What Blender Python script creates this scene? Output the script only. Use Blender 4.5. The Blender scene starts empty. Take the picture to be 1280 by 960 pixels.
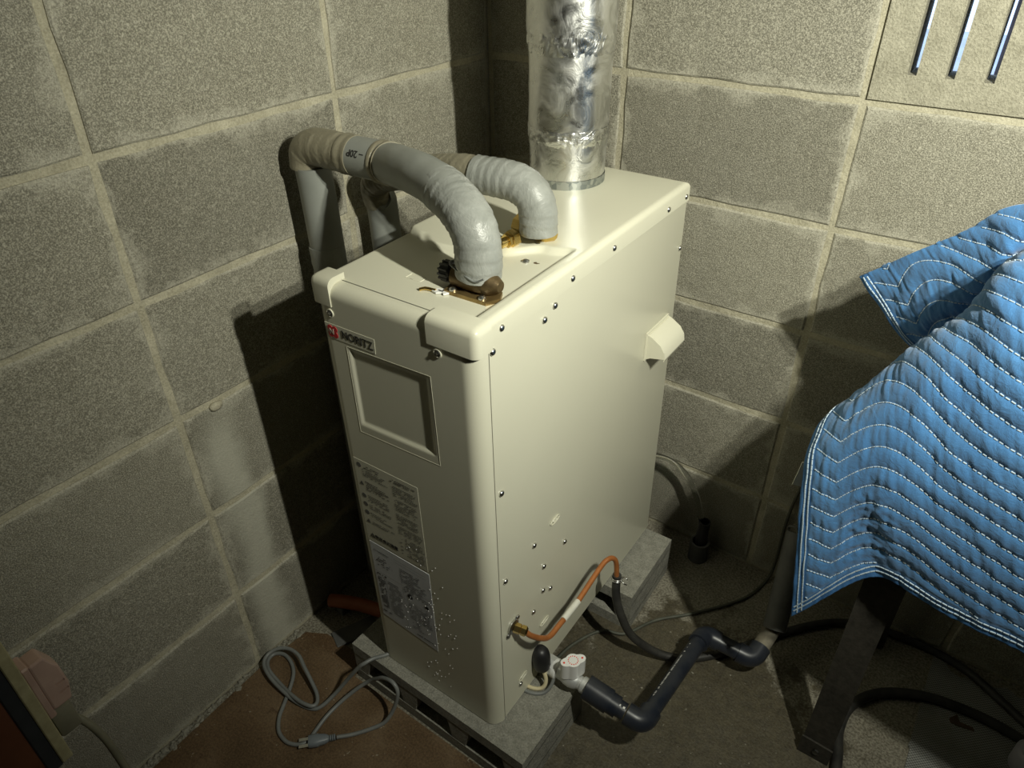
import bpy, bmesh, math, random
from mathutils import Vector, Matrix, noise
random.seed(7)
scene = bpy.context.scene
COL = scene.collection
V = Vector

# ------------------------------------------------------------------ camera
F_PX = 908.58
cam_d = bpy.data.cameras.new('camera')
cam_d.sensor_fit = 'HORIZONTAL'; cam_d.sensor_width = 36.0
cam_d.lens = F_PX / 1280.0 * 36.0
cam_d.clip_start = 0.02
cam = bpy.data.objects.new('camera', cam_d); COL.objects.link(cam)
_R = ((0.81479, 0.57966, -0.01065), (-0.31868, 0.46313, 0.82701), (0.48432, -0.67045, 0.56208))  # right, up, back
cam.matrix_world = Matrix(((_R[0][0], _R[1][0], _R[2][0], 0.93225),
                           (_R[0][1], _R[1][1], _R[2][1], -1.22241),
                           (_R[0][2], _R[1][2], _R[2][2], 1.26599), (0, 0, 0, 1)))
scene.camera = cam

# ------------------------------------------------------------------ view, world, lamps
vs = scene.view_settings
vs.view_transform = 'Standard'; vs.look = 'None'; vs.gamma = 1.0; vs.use_curve_mapping = False
vs.exposure = 0.0
world = bpy.data.worlds.new('world'); scene.world = world
world.use_nodes = True
_bg = world.node_tree.nodes['Background']
_bg.inputs[0].default_value = (0.50, 0.66, 1.0, 1); _bg.inputs[1].default_value = 2.2

def spot(name, loc, target, power, angle, blend, color, radius):
    l = bpy.data.lights.new(name, 'SPOT'); l.energy = power; l.color = color
    l.spot_size = math.radians(angle); l.spot_blend = blend; l.shadow_soft_size = radius
    o = bpy.data.objects.new(name, l); COL.objects.link(o); o.location = loc
    o.rotation_euler = (V(target) - V(loc)).to_track_quat('-Z', 'Y').to_euler()
    return o
LAMP_COL = (1.0, 0.995, 0.845)
for nm, z in (('work_lamp_upper_offscreen', 1.475), ('work_lamp_lower_offscreen', 1.400)):
    spot(nm, (1.22, -0.800, z), (0.60, -0.12, 1.06), 35.5, 134, 1.0, LAMP_COL, 0.011)

# ------------------------------------------------------------------ material helpers
def mat(name, base, rough=0.6, metal=0.0, **kw):
    m = bpy.data.materials.new(name); m.use_nodes = True
    b = m.node_tree.nodes['Principled BSDF']
    b.inputs['Base Color'].default_value = (*base, 1); b.inputs['Roughness'].default_value = rough
    b.inputs['Metallic'].default_value = metal
    for k, v in kw.items(): b.inputs[k].default_value = v
    return m
class NT:
    def __init__(s, m): s.m = m; s.t = m.node_tree; s.b = s.t.nodes['Principled BSDF']
    def n(s, typ, **kw):
        x = s.t.nodes.new(typ)
        for k, v in kw.items():
            if k.startswith('i_'):
                key = k[2:]; x.inputs[int(key) if key.isdigit() else key].default_value = v
            else: setattr(x, k, v)
        return x
    def l(s, a, b): s.t.links.new(a, b)
    def coord(s, kind='Object'): return s.n('ShaderNodeTexCoord').outputs[kind]
    def noise(s, vec, scale, detail=4, rough=0.55, dist=0.0):
        x = s.n('ShaderNodeTexNoise'); s.l(vec, x.inputs['Vector'])
        x.inputs['Scale'].default_value = scale; x.inputs['Detail'].default_value = detail
        x.inputs['Roughness'].default_value = rough; x.inputs['Distortion'].default_value = dist
        return x.outputs['Fac']
    def ramp(s, fac, stops):
        x = s.n('ShaderNodeValToRGB'); s.l(fac, x.inputs['Fac']); e = x.color_ramp.elements
        while len(e) < len(stops): e.new(0.5)
        for el, (p, c) in zip(e, stops):
            el.position = p; el.color = (*c, 1) if len(c) == 3 else c
        return x.outputs['Color']
    def mix(s, fac, a, b, mode='MIX'):
        x = s.n('ShaderNodeMix', data_type='RGBA', blend_type=mode)
        for v, k in ((fac, 0), (a, 6), (b, 7)):
            if hasattr(v, 'default_value') or hasattr(v, 'links'): s.l(v, x.inputs[k])
            elif k == 0: x.inputs[0].default_value = v
            else: x.inputs[k].default_value = (*v, 1)
        return x.outputs[2]
    def math(s, op, a, b=None, clamp=False):
        x = s.n('ShaderNodeMath', operation=op); x.use_clamp = clamp
        for i, v in enumerate((a, b)):
            if v is None: continue
            if isinstance(v, (int, float)): x.inputs[i].default_value = v
            else: s.l(v, x.inputs[i])
        return x.outputs[0]
    def rng(s, v, a, b, c=0.0, d=1.0, smooth=True):
        x = s.n('ShaderNodeMapRange'); x.interpolation_type = 'SMOOTHSTEP' if smooth else 'LINEAR'
        s.l(v, x.inputs[0])
        for i, q in zip((1, 2, 3, 4), (a, b, c, d)): x.inputs[i].default_value = q
        return x.outputs[0]
    def sep(s, vec):
        x = s.n('ShaderNodeSeparateXYZ'); s.l(vec, x.inputs[0]); return x.outputs
    def scl(s, vec, sc, off=(0, 0, 0)):
        x = s.n('ShaderNodeMapping'); s.l(vec, x.inputs[0]); x.inputs['Scale'].default_value = sc
        x.inputs['Location'].default_value = off
        return x.outputs[0]
    def bump(s, h, strength=0.3, dist=0.002, prev=None):
        x = s.n('ShaderNodeBump'); s.l(h, x.inputs['Height'])
        x.inputs['Strength'].default_value = strength; x.inputs['Distance'].default_value = dist
        if prev is not None: s.l(prev, x.inputs['Normal'])
        s.l(x.outputs[0], s.b.inputs['Normal']); return x.outputs[0]
    def base(s, c): s.l(c, s.b.inputs['Base Color'])
    def rough(s, c): s.l(c, s.b.inputs['Roughness'])
def worldpos(t): return t.n('ShaderNodeNewGeometry').outputs['Position']

# concrete block faces
def make_block_mat():
    m = mat('concrete_block_face', (.3, .3, .26), .92); t = NT(m)
    P = worldpos(t); oi = t.n('ShaderNodeObjectInfo')
    big = t.noise(P, 5, 5, .6); mid = t.noise(P, 45, 4, .6); fine = t.noise(P, 560, 3, .7); fine2 = t.noise(P, 190, 2, .6)
    c = t.ramp(big, [(.30, (.180, .172, .132)), (.52, (.255, .246, .198)), (.72, (.335, .328, .275))])
    c = t.mix(.45, c, t.ramp(mid, [(.3, (.16, .152, .118)), (.7, (.36, .35, .29))]))
    c = t.mix(.58, c, t.ramp(fine, [(.38, (.095, .088, .062)), (.50, (.25, .235, .180)), (.61, (.58, .55, .44))]))
    sp = t.ramp(fine2, [(.62, (0, 0, 0)), (.70, (1, 1, 1))])
    c = t.mix(t.math('MULTIPLY', sp, .5), c, (.60, .57, .47))
    # tone of each block
    tone = t.rng(oi.outputs['Random'], 0, 1, .80, 1.14, False)
    hv = t.n('ShaderNodeHueSaturation'); t.l(c, hv.inputs['Color']); t.l(tone, hv.inputs['Value']); c = hv.outputs[0]
    # chalky bloom along the arrises
    g = t.sep(t.coord('Generated'))
    dx = t.math('MULTIPLY', t.math('MINIMUM', g[0], t.math('SUBTRACT', 1.0, g[0])), .39)
    dz = t.math('MULTIPLY', t.math('MINIMUM', g[2], t.math('SUBTRACT', 1.0, g[2])), .19)
    d = t.math('MINIMUM', dx, dz)
    n1 = t.noise(P, 16, 4, .6)
    reach = t.rng(n1, .35, .72, .002, .040)
    e = t.math('SUBTRACT', 1.0, t.math('DIVIDE', d, reach), True)
    e = t.math('MULTIPLY', e, t.rng(t.noise(P, 260, 2, .6), .30, .62, .25, 1.0))
    c = t.mix(t.math('MULTIPLY', e, .72), c, (.58, .555, .455))
    z = t.sep(P)[2]
    # pale run-off streak on the wall at the left
    y = t.sep(P)[1]; x = t.sep(P)[0]
    yy = t.math('ADD', y, t.math('MULTIPLY', t.math('SUBTRACT', t.noise(P, 9, 3), .5), .06))
    st = t.math('MULTIPLY', t.rng(yy, -.795, -.745), t.rng(yy, -.725, -.69, 1, 0))
    st = t.math('MULTIPLY', st, t.rng(z, .50, .62, 1, 0)); st = t.math('MULTIPLY', st, t.rng(x, .05, .06, 1, 0))
    c = t.mix(t.math('MULTIPLY', st, .8), c, (.52, .51, .42))
    t.base(c)
    h = t.math('ADD', t.math('MULTIPLY', fine, .7), t.math('MULTIPLY', fine2, .6))
    n = t.bump(h, .9, .0022); t.bump(mid, .35, .004, n)
    return m
M = {}
M['block'] = make_block_mat()
def make_mortar():
    m = mat('wall_mortar', (.4, .38, .3), .95); t = NT(m); P = worldpos(t)
    a = t.noise(P, 22, 5, .65); f = t.noise(P, 300, 3, .7)
    c = t.ramp(a, [(.25, (.30, .275, .19)), (.5, (.47, .435, .31)), (.78, (.66, .62, .47))])
    c = t.mix(.4, c, t.ramp(f, [(.35, (.2, .185, .14)), (.65, (.6, .57, .45))]))
    t.base(c); n = t.bump(a, .8, .008); t.bump(f, .7, .002, n)
    return m
M['mortar'] = make_mortar()
def make_floor():
    m = mat('stained_concrete_floor', (.2, .18, .13), .8); t = NT(m); P = worldpos(t)
    a = t.noise(P, 4.2, 6, .62, .4); b = t.noise(P, 17, 5, .65); f = t.noise(P, 230, 3, .7)
    c = t.ramp(a, [(.32, (.125, .112, .078)), (.5, (.20, .182, .135)), (.68, (.33, .31, .25))])
    c = t.mix(.5, c, t.ramp(b, [(.3, (.085, .072, .045)), (.55, (.215, .195, .145)), (.75, (.38, .36, .30))]))
    c = t.mix(.5, c, t.ramp(f, [(.40, (.05, .042, .03)), (.60, (.38, .36, .29))]))
    x, y, z = t.sep(P)
    # dark wet patches lying on the slab
    def blob(cx, cy, rx, ry, warp=.7):
        q = t.scl(P, (1 / rx, 1 / ry, 0), (-cx / rx, -cy / ry, 0))
        ln = t.n('ShaderNodeVectorMath', operation='LENGTH'); t.l(q, ln.inputs[0])
        dd = t.math('ADD', ln.outputs['Value'], t.math('MULTIPLY', t.math('SUBTRACT', b, .5), warp * 2.2))
        return t.rng(dd, .78, .98, 1, 0)
    wet = t.math('MAXIMUM', blob(.72, -.46, .34, .30), blob(.68, -.28, .13, .075))
    c = t.mix(t.math('MULTIPLY', wet, .80), c, t.ramp(t.noise(P, 55, 4, .7), [(.3, (.028, .022, .011)), (.7, (.085, .070, .038))]))
    speck = t.ramp(t.noise(P, 95, 2, .5), [(.70, (0, 0, 0)), (.74, (1, 1, 1))])
    c = t.mix(t.math('MULTIPLY', speck, .5), c, (.5, .48, .4))
    t.base(c)
    t.rough(t.math('SUBTRACT', .88, t.math('MULTIPLY', wet, .40)))
    n = t.bump(b, .5, .006); t.bump(f, .6, .0018, n)
    return m
M['floor'] = make_floor()
def noisy(name, c0, c1, rough, scale, bump=.3, bd=.001, metal=0, fine=None, coords='world', **kw):
    m = mat(name, c0, rough, metal, **kw); t = NT(m); P = worldpos(t) if coords == 'world' else t.coord(coords)
    a = t.noise(P, scale, 5, .6)
    c = t.ramp(a, [(.3, c0), (.7, c1)])
    if fine: c = t.mix(.5, c, t.ramp(t.noise(P, fine, 3, .7), [(.35, c0), (.65, c1)]))
    t.base(c)
    if bump: t.bump(t.noise(P, fine or scale * 3, 4, .6), bump, bd)
    return m
M['plaster'] = noisy('plain_cement', (.20, .195, .17), (.30, .29, .25), .9, 6, .3, .002, fine=120)
M['loose_block'] = noisy('loose_block_concrete', (.15, .15, .125), (.40, .39, .335), .95, 60, .9, .003, fine=330)
M['grit'] = noisy('rubble_grit', (.15, .145, .115), (.42, .40, .33), .95, 60, .5, .002, fine=260)
M['cream'] = noisy('cream_enamel', (.645, .632, .505), (.675, .660, .530), .30, 8, .05, .0005, fine=900)
M['cream_soft'] = mat('embossed_cream', (.69, .675, .545), .3)
M['sticker'] = noisy('cream_sticker', (.61, .60, .485), (.64, .625, .51), .45, 30, 0)
M['label_white'] = noisy('grey_white_label', (.60, .62, .66), (.66, .68, .71), .4, 30, 0)
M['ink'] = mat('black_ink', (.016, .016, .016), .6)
M['ink_soft'] = mat('grey_ink', (.13, .13, .12), .7)
M['red'] = mat('red_ink', (.52, .012, .02), .5)
M['white'] = mat('white_plastic', (.82, .82, .80), .35)
M['steel'] = mat('zinc_screw', (.62, .62, .60), .28, 1.0)
M['darksteel'] = mat('dark_screw', (.16, .16, .15), .4, 1.0)
M['brass'] = noisy('brass', (.62, .43, .13), (.75, .56, .22), .25, 40, .1, .0005, 1.0)
M['bronze'] = noisy('tarnished_bronze', (.085, .06, .03), (.19, .135, .065), .45, 60, .4, .001, .7)
M['copper'] = noisy('orange_coated_copper', (.36, .125, .035), (.50, .19, .06), .38, 30, .1, .0005, .25)
M['rubber'] = noisy('black_rubber', (.010, .010, .011), (.024, .024, .025), .42, 30, .15, .0008)
M['hose'] = noisy('dusty_black_hose', (.012, .012, .012), (.05, .048, .042), .55, 25, .3, .001)
M['hivp'] = noisy('dark_blue_plastic_pipe', (.012, .016, .026), (.035, .038, .045), .35, 30, .15, .0008)
M['dusty'] = noisy('dusty_tan_pipe', (.10, .09, .07), (.25, .225, .17), .85, 45, .4, .001)
M['greypvc'] = noisy('dark_grey_pvc', (.07, .072, .07), (.125, .125, .118), .6, 20, .2, .001)
M['cord'] = noisy('grey_vinyl_cord', (.17, .18, .175), (.22, .23, .22), .42, 40, 0)
M['plug'] = mat('blue_grey_plug', (.19, .215, .235), .4)
M['creamwire'] = mat('cream_wire', (.70, .62, .40), .45)
M['satin'] = mat('satin_plated_metal', (.70, .71, .70), .42, .55)
M['tag'] = noisy('paper_sleeve', (.66, .65, .56), (.74, .73, .66), .6, 120, .3, .0006)
M['pipe_grey'] = noisy('smooth_grey_insulation', (.245, .258, .235), (.30, .31, .285), .42, 14, .15, .0015)
M['angle_iron'] = noisy('painted_angle_iron', (.028, .026, .022), (.085, .078, .064), .55, 14, .3, .0012, .4, fine=120)
M['pink'] = noisy('pink_plastic', (.40, .265, .21), (.50, .345, .275), .5, 30, .1, .0008)
M['beigeplug'] = noisy('olive_beige_plastic', (.16, .15, .10), (.24, .225, .155), .5, 30, .1, .0008)
M['plyedge'] = noisy('pale_board_edge', (.30, .265, .14), (.46, .41, .235), .7, 50, .3, .001)
M['boardface'] = noisy('dark_slate_board', (.020, .022, .024), (.036, .038, .040), .6, 20, .2, .001)
M['brownpost'] = noisy('red_brown_paint', (.085, .026, .011), (.14, .048, .020), .55, 12, .2, .001)
M['orange'] = noisy('terracotta_plastic', (.30, .085, .030), (.44, .14, .055), .5, 20, .2, .001)
M['table'] = noisy('dark_plywood', (.08, .06, .04), (.15, .115, .075), .7, 12, .2, .001)
M['outside'] = noisy('outside_ground', (.45, .47, .50), (.62, .64, .66), .9, 2, 0)
M['fence'] = noisy('outside_brown_boards', (.05, .038, .034), (.09, .070, .062), .8, 6, 0)
M['jar'] = noisy('lavender_grey_plastic', (.36, .35, .40), (.46, .45, .49), .4, 14, .1, .001)

def make_tape(name, c0, c1, freq):
    m = mat(name, c0, .40); t = NT(m); P = worldpos(t)
    a = t.noise(P, 28, 5, .65, .6); b = t.noise(t.scl(P, (1, .35, .35)), 130, 3, .6, 1.2)
    t.base(t.ramp(a, [(.3, c0), (.7, c1)]))
    t.rough(t.rng(a, .3, .7, .30, .50))
    n = t.bump(b, .30, .002); t.bump(a, .5, .005, n)
    return m
M['tape'] = make_tape('grey_vinyl_tape', (.235, .245, .225), (.335, .345, .32), 1)
M['tape_beige'] = make_tape('soiled_grey_tape', (.215, .195, .135), (.30, .275, .20), 1)
def make_foil(name, bumpy, rough):
    m = mat(name, (.74, .75, .74), rough, 1.0); t = NT(m); P = worldpos(t)
    a = t.noise(P, 22, 4, .6, 1.6); f = t.noise(t.scl(P, (1, 1, .35)), 800, 2, .6)
    t.base(t.ramp(a, [(.3, (.60, .61, .60)), (.7, (.83, .83, .80))]))
    n = t.bump(a, bumpy, .010); t.bump(f, .14, .0006, n)
    t.rough(t.rng(a, .3, .7, rough * .7, rough * 1.4))
    return m
M['foil'] = make_foil('aluminium_foil_tape', .13, .34)
M['foil_crumpled'] = make_foil('crumpled_foil', .40, .30)
def make_galv():
    m = mat('galvanised_steel', (.42, .44, .43), .42, .9); t = NT(m); P = worldpos(t)
    x = t.n('ShaderNodeTexVoronoi'); t.l(P, x.inputs['Vector']); x.inputs['Scale'].default_value = 110
    t.base(t.ramp(x.outputs['Color'], [(.2, (.28, .31, .31)), (.8, (.52, .54, .52))])); return m
M['galv'] = make_galv()
def make_blanket():
    m = mat('blue_quilted_cotton', (.05, .16, .40), .85); t = NT(m); P = worldpos(t)
    a = t.noise(P, 9, 4, .6); f = t.noise(P, 900, 2, .5)
    c = t.ramp(a, [(.3, (.036, .150, .360)), (.7, (.062, .205, .440))])
    c = t.mix(.25, c, t.ramp(f, [(.3, (.02, .10, .28)), (.7, (.09, .26, .52))]))
    t.base(c); t.b.inputs['Sheen Weight'].default_value = .25
    n = t.bump(t.noise(P, 75, 4, .6, .8), .5, .003); t.bump(f, .25, .0006, n); return m
M['blanket'] = make_blanket()
M['blanket_hem'] = noisy('blue_hem_binding', (.030, .115, .30), (.05, .165, .38), .8, 40, .4, .0015, fine=300)
M['thread'] = mat('white_thread', (.46, .56, .64), .8)
def make_sheet():
    m = mat('brown_stained_sheet', (.2, .11, .04), .6); t = NT(m); P = worldpos(t)
    a = t.noise(P, 7, 6, .6, .5); b = t.noise(P, 38, 4, .6); f = t.noise(P, 260, 3, .7)
    c = t.ramp(a, [(.28, (.060, .038, .020)), (.5, (.125, .082, .043)), (.72, (.20, .145, .085))])
    drops = t.ramp(b, [(.60, (0, 0, 0)), (.66, (1, 1, 1))])
    y = t.sep(P)[1]
    drops = t.math('MULTIPLY', drops, t.rng(y, -.90, -.76, 1, 0))
    c = t.mix(t.math('MULTIPLY', drops, .7), c, (.045, .022, .010))
    c = t.mix(t.rng(t.math('ADD', y, t.math('MULTIPLY', a, .01)), -.705, -.700, 0, .6), c, (.075, .040, .018))
    c = t.mix(.3, c, t.ramp(f, [(.4, (.06, .032, .012)), (.62, (.27, .17, .085))]))
    sp = t.ramp(t.noise(P, 120, 2, .5), [(.72, (0, 0, 0)), (.75, (1, 1, 1))])
    c = t.mix(t.math('MULTIPLY', sp, .45), c, (.5, .46, .36))
    t.base(c); t.rough(t.rng(a, .3, .7, .45, .75)); n = t.bump(a, .3, .004); t.bump(f, .4, .001, n); return m
M['sheet'] = make_sheet()
def make_mat():
    m = mat('grey_woven_mat', (.2, .2, .19), .8); t = NT(m); P = worldpos(t)
    x, y, z = t.sep(P)
    wx = t.math('SINE', t.math('MULTIPLY', x, 1100)); wy = t.math('SINE', t.math('MULTIPLY', y, 1100))
    w = t.math('MULTIPLY', wx, wy); w2 = t.rng(w, -.6, .6)
    a = t.noise(P, 8, 5, .6)
    c = t.mix(w2, (.12, .122, .112), (.34, .345, .325))
    c = t.mix(t.rng(a, .45, .7, 0, .6), c, (.12, .115, .09)); t.base(c); t.bump(w2, .6, .0015); return m
M['mat'] = make_mat()
M['clear'] = mat('clear_vinyl_tube', (.86, .88, .86), .06, IOR=1.2)
M['clear'].node_tree.nodes['Principled BSDF'].inputs['Transmission Weight'].default_value = 1.0

# ------------------------------------------------------------------ mesh helpers
def link(name, me, m=None, parent=None, smooth=False):
    o = bpy.data.objects.new(name, me); COL.objects.link(o)
    if m is not None and not me.materials: me.materials.append(m)
    if parent is not None: o.parent = parent
    if smooth:
        for p in me.polygons: p.use_smooth = True
    return o
def pydata(name, v, f, m=None, parent=None, smooth=False):
    me = bpy.data.meshes.new(name); me.from_pydata([tuple(x) for x in v], [], f); me.update()
    return link(name, me, m, parent, smooth)
class B:
    """collects shapes that become ONE mesh"""
    def __init__(s): s.v = []; s.f = []
    def add(s, v, f):
        k = len(s.v); s.v += [tuple(x) for x in v]; s.f += [tuple(i + k for i in q) for q in f]; return s
    def build(s, name, m, parent=None, smooth=False, auto=None):
        o = pydata(name, s.v, s.f, m, parent, smooth)
        if auto: sharp(o, auto)
        return o
def sharp(o, ang=40):
    me = o.data
    for p in me.polygons: p.use_smooth = True
    me.set_sharp_from_angle(angle=math.radians(ang))
def box(x0, x1, y0, y1, z0, z1):
    v = [(x, y, z) for z in (z0, z1) for y in (y0, y1) for x in (x0, x1)]
    return v, [(0, 2, 3, 1), (4, 5, 7, 6), (0, 1, 5, 4), (2, 6, 7, 3), (0, 4, 6, 2), (1, 3, 7, 5)]
def bevbox(name, x0, x1, y0, y1, z0, z1, bev, m, parent=None, seg=3, sel=None):
    bm = bmesh.new(); v, f = box(x0, x1, y0, y1, z0, z1)
    bv = [bm.verts.new(q) for q in v]
    for q in f: bm.faces.new([bv[i] for i in q])
    es = [e for e in bm.edges if sel is None or sel((e.verts[0].co + e.verts[1].co) / 2, (e.verts[1].co - e.verts[0].co))]
    bmesh.ops.bevel(bm, geom=es, offset=bev, segments=seg, profile=.5, affect='EDGES', clamp_overlap=True)
    bmesh.ops.recalc_face_normals(bm, faces=bm.faces)
    me = bpy.data.meshes.new(name); bm.to_mesh(me); bm.free()
    o = link(name, me, m, parent); sharp(o, 35); return o
def spline(pts, step=.004):
    P = [V(p) for p in pts]; out = []
    P = [P[0] * 2 - P[1]] + P + [P[-1] * 2 - P[-2]]
    for i in range(1, len(P) - 2):
        a, b, c, d = P[i - 1:i + 3]; n = max(2, int((c - b).length / step))
        for k in range(n):
            t = k / n
            out.append(.5 * ((2 * b) + (c - a) * t + (2 * a - 5 * b + 4 * c - d) * t * t + (3 * b - a - 3 * c + d) * t ** 3))
    out.append(P[-2]); return out
def tube(path, r, n=16, cap=True, rf=None):
    """path: points; r: radius; rf(s, theta) -> radius factor"""
    v = []; f = []; T = []
    for i in range(len(path)):
        a = path[max(0, i - 1)]; b = path[min(len(path) - 1, i + 1)]; T.append((b - a).normalized())
    up = V((0, 0, 1)) if abs(T[0].z) < .9 else V((0, 1, 0))
    N = (up - T[0] * up.dot(T[0])).normalized(); s = 0
    for i, p in enumerate(path):
        if i:
            N = (N - T[i] * N.dot(T[i])).normalized(); s += (p - path[i - 1]).length
        Bn = T[i].cross(N)
        for k in range(n):
            th = 2 * math.pi * k / n
            rr = r * (rf(s, th) if rf else 1)
            v.append(p + (N * math.cos(th) + Bn * math.sin(th)) * rr)
    for i in range(len(path) - 1):
        for k in range(n):
            a = i * n + k; b = i * n + (k + 1) % n; f.append((a, b, b + n, a + n))
    if cap:
        f.append(tuple(range(n - 1, -1, -1))); m = (len(path) - 1) * n; f.append(tuple(m + k for k in range(n)))
    return v, f
def tubeobj(name, pts, r, m, parent=None, n=14, step=.004, smooth=True, rf=None, raw=False):
    path = [V(p) for p in pts] if raw else spline(pts, step)
    v, f = tube(path, r, n, True, rf); o = pydata(name, v, f, m, parent)
    sharp(o, 50); return o
def lathe(profile, c=(0, 0, 0), axis=(0, 0, 1), n=24):
    """profile: (radius, height) pairs along the axis; closed by caps"""
    ax = V(axis).normalized(); c = V(c)
    u = ax.orthogonal().normalized(); w = ax.cross(u); v = []; f = []
    for r, h in profile:
        for k in range(n):
            t = 2 * math.pi * k / n; v.append(c + ax * h + (u * math.cos(t) + w * math.sin(t)) * r)
    for i in range(len(profile) - 1):
        for k in range(n):
            a = i * n + k; b = i * n + (k + 1) % n; f.append((a, b, b + n, a + n))
    f.append(tuple(range(n - 1, -1, -1))); k0 = (len(profile) - 1) * n; f.append(tuple(k0 + k for k in range(n)))
    return v, f
def latheobj(name, profile, c, axis, m, parent=None, n=24, ang=35):
    v, f = lathe(profile, c, axis, n); o = pydata(name, v, f, m, parent); sharp(o, ang); return o
def prism(poly, axis, a, b):
    """extrude a 2D polygon; axis 'x','y','z' with 2D coords the other two in order"""
    def mk(p, h): return {'x': (h, p[0], p[1]), 'y': (p[0], h, p[1]), 'z': (p[0], p[1], h)}[axis]
    n = len(poly); v = [mk(p, a) for p in poly] + [mk(p, b) for p in poly]
    f = [tuple(range(n - 1, -1, -1)), tuple(range(n, 2 * n))] + [(i, (i + 1) % n, n + (i + 1) % n, n + i) for i in range(n)]
    return v, f
def fixnormals(o):
    bm = bmesh.new(); bm.from_mesh(o.data); bmesh.ops.recalc_face_normals(bm, faces=bm.faces); bm.to_mesh(o.data); bm.free(); return o
def text_data(body, size, bold=0.0, ext=.00015):
    cu = bpy.data.curves.new('t', 'FONT'); cu.body = body; cu.size = size; cu.offset = bold; cu.extrude = ext
    cu.align_x = 'CENTER'; cu.align_y = 'CENTER'; cu.resolution_u = 3
    o = bpy.data.objects.new('t', cu); COL.objects.link(o)
    dg = bpy.context.evaluated_depsgraph_get(); dg.update()
    me = bpy.data.meshes.new_from_object(o.evaluated_get(dg))
    bpy.data.objects.remove(o); bpy.data.curves.remove(cu); return me
def tag(o, label, cat, group=None):
    o['label'] = label; o['category'] = cat
    if group: o['group'] = group
    return o
def struct(o): o['kind'] = 'structure'; return o
def stuff(o): o['kind'] = 'stuff'; return o
def empty(name, loc, rot=(0, 0, 0)):
    o = bpy.data.objects.new(name, None); COL.objects.link(o); o.location = loc; o.rotation_euler = rot
    o.empty_display_size = .05; return o

# ------------------------------------------------------------------ the room
ROOM_X, ROOM_Y, ROOM_Z = 2.4, -2.6, 2.2
floor = struct(pydata('floor', *box(0, ROOM_X, ROOM_Y, 0, -.08, 0), M['floor']))
ceil = struct(pydata('ceiling', *box(-.1, ROOM_X + .1, ROOM_Y - .1, .1, ROOM_Z, ROOM_Z + .1), M['plaster']))
GAP = .0035
wl = struct(pydata('wall_left', *box(-.10, -GAP, ROOM_Y, .10, -.08, ROOM_Z), M['mortar']))
SX0, SX1, SZ0, SZ1 = .705, 1.095, 1.005, 1.195     # slotted vent block
b = B()
for q in ((0, SX0, -.08, ROOM_Z), (SX1, ROOM_X + .1, -.08, ROOM_Z), (SX0, SX1, -.08, SZ0), (SX0, SX1, SZ1, ROOM_Z)):
    b.add(*box(q[0], q[1], GAP, .10, q[2], q[3]))
wb = struct(b.build('wall_back', M['mortar']))
struct(pydata('wall_right', *box(ROOM_X, ROOM_X + .1, ROOM_Y - .1, GAP, -.08, ROOM_Z), M['plaster']))
b = B()
b.add(*box(-.1, ROOM_X, ROOM_Y - .1, ROOM_Y, -.08, ROOM_Z))
struct(b.build('wall_front', M['plaster']))

def block_mesh(w, h, seed):
    """one hollow-block face: chamfered, a little uneven, front towards -y"""
    rnd = random.Random(seed); nx = 7; nz = 4
    ring = []
    for i in range(nx): ring.append((-w / 2 + w * i / nx, -h / 2))
    for i in range(nz): ring.append((w / 2, -h / 2 + h * i / nz))
    for i in range(nx): ring.append((w / 2 - w * i / nx, h / 2))
    for i in range(nz): ring.append((-w / 2, h / 2 - h * i / nz))
    jit = [(rnd.uniform(-.0017, .0017), rnd.uniform(-.0017, .0017)) for _ in ring]
    v = []; n = len(ring)
    for y, ins in ((.030, 0), (.0022, 0), (0, .0028)):
        for (x, z), (jx, jz) in zip(ring, jit):
            k = 1 - ins * 2 / w; k2 = 1 - ins * 2 / h
            v.append((x * k + jx, y, z * k2 + jz))
    f = [tuple(2 * n + i for i in range(n))]
    for a in (0, 1):
        for i in range(n): f.append((a * n + i, a * n + (i + 1) % n, (a + 1) * n + (i + 1) % n, (a + 1) * n + i))
    me = bpy.data.meshes.new('block'); me.from_pydata(v, [], f); me.update(); me.materials.append(M['block'])
    return me
full = [block_mesh(.3885, .1885, s) for s in range(5)]
part29 = block_mesh(.284, .1885, 20); part1 = block_mesh(.284, .1885, 21)
rnd = random.Random(3)
for row in range(11):
    z = row * .2 + .1
    for i in range(6):                                  # wall at the left: joints at y = -0.4, -0.8, ...
        o = link('concrete_block', rnd.choice(full), None, wl)
        o.location = (0 + rnd.uniform(-.0012, .0012), -(.2 + .4 * i), z); o.rotation_euler = (0, 0, math.pi / 2)
    x = 0.0
    for i in range(6):                                  # back wall: joints at x = 0.3, 0.7, 1.1, ...
        if i == 0: o = link('concrete_block', part29 if row % 2 else part1, None, wb); cx = .152
        else: o = link('concrete_block', rnd.choice(full), None, wb); cx = .5 + .4 * (i - 1)
        o.location = (cx, rnd.uniform(-.0012, .0012), z)
        if i == 2 and row == 5: bpy.data.objects.remove(o); continue
# the slotted vent block: full-depth bars with six open slots
b = B(); slot_x = [.7555 + .0485 * k for k in range(7)]; hw = .0060
edges = [SX0] + [e for s in slot_x for e in (s - hw, s + hw)] + [SX1]
for i in range(0, len(edges), 2): b.add(*box(edges[i], edges[i + 1], -.002, .062, SZ0, SZ1))
for s in slot_x:
    b.add(*box(s - hw, s + hw, -.002, .062, SZ0, 1.043)); b.add(*box(s - hw, s + hw, -.002, .062, 1.157, SZ1))
vb = b.build('vent_block', noisy('vent_block_concrete', (.24, .225, .165), (.50, .475, .37), .95, 30, .9, .003, fine=330), wb)
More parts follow.
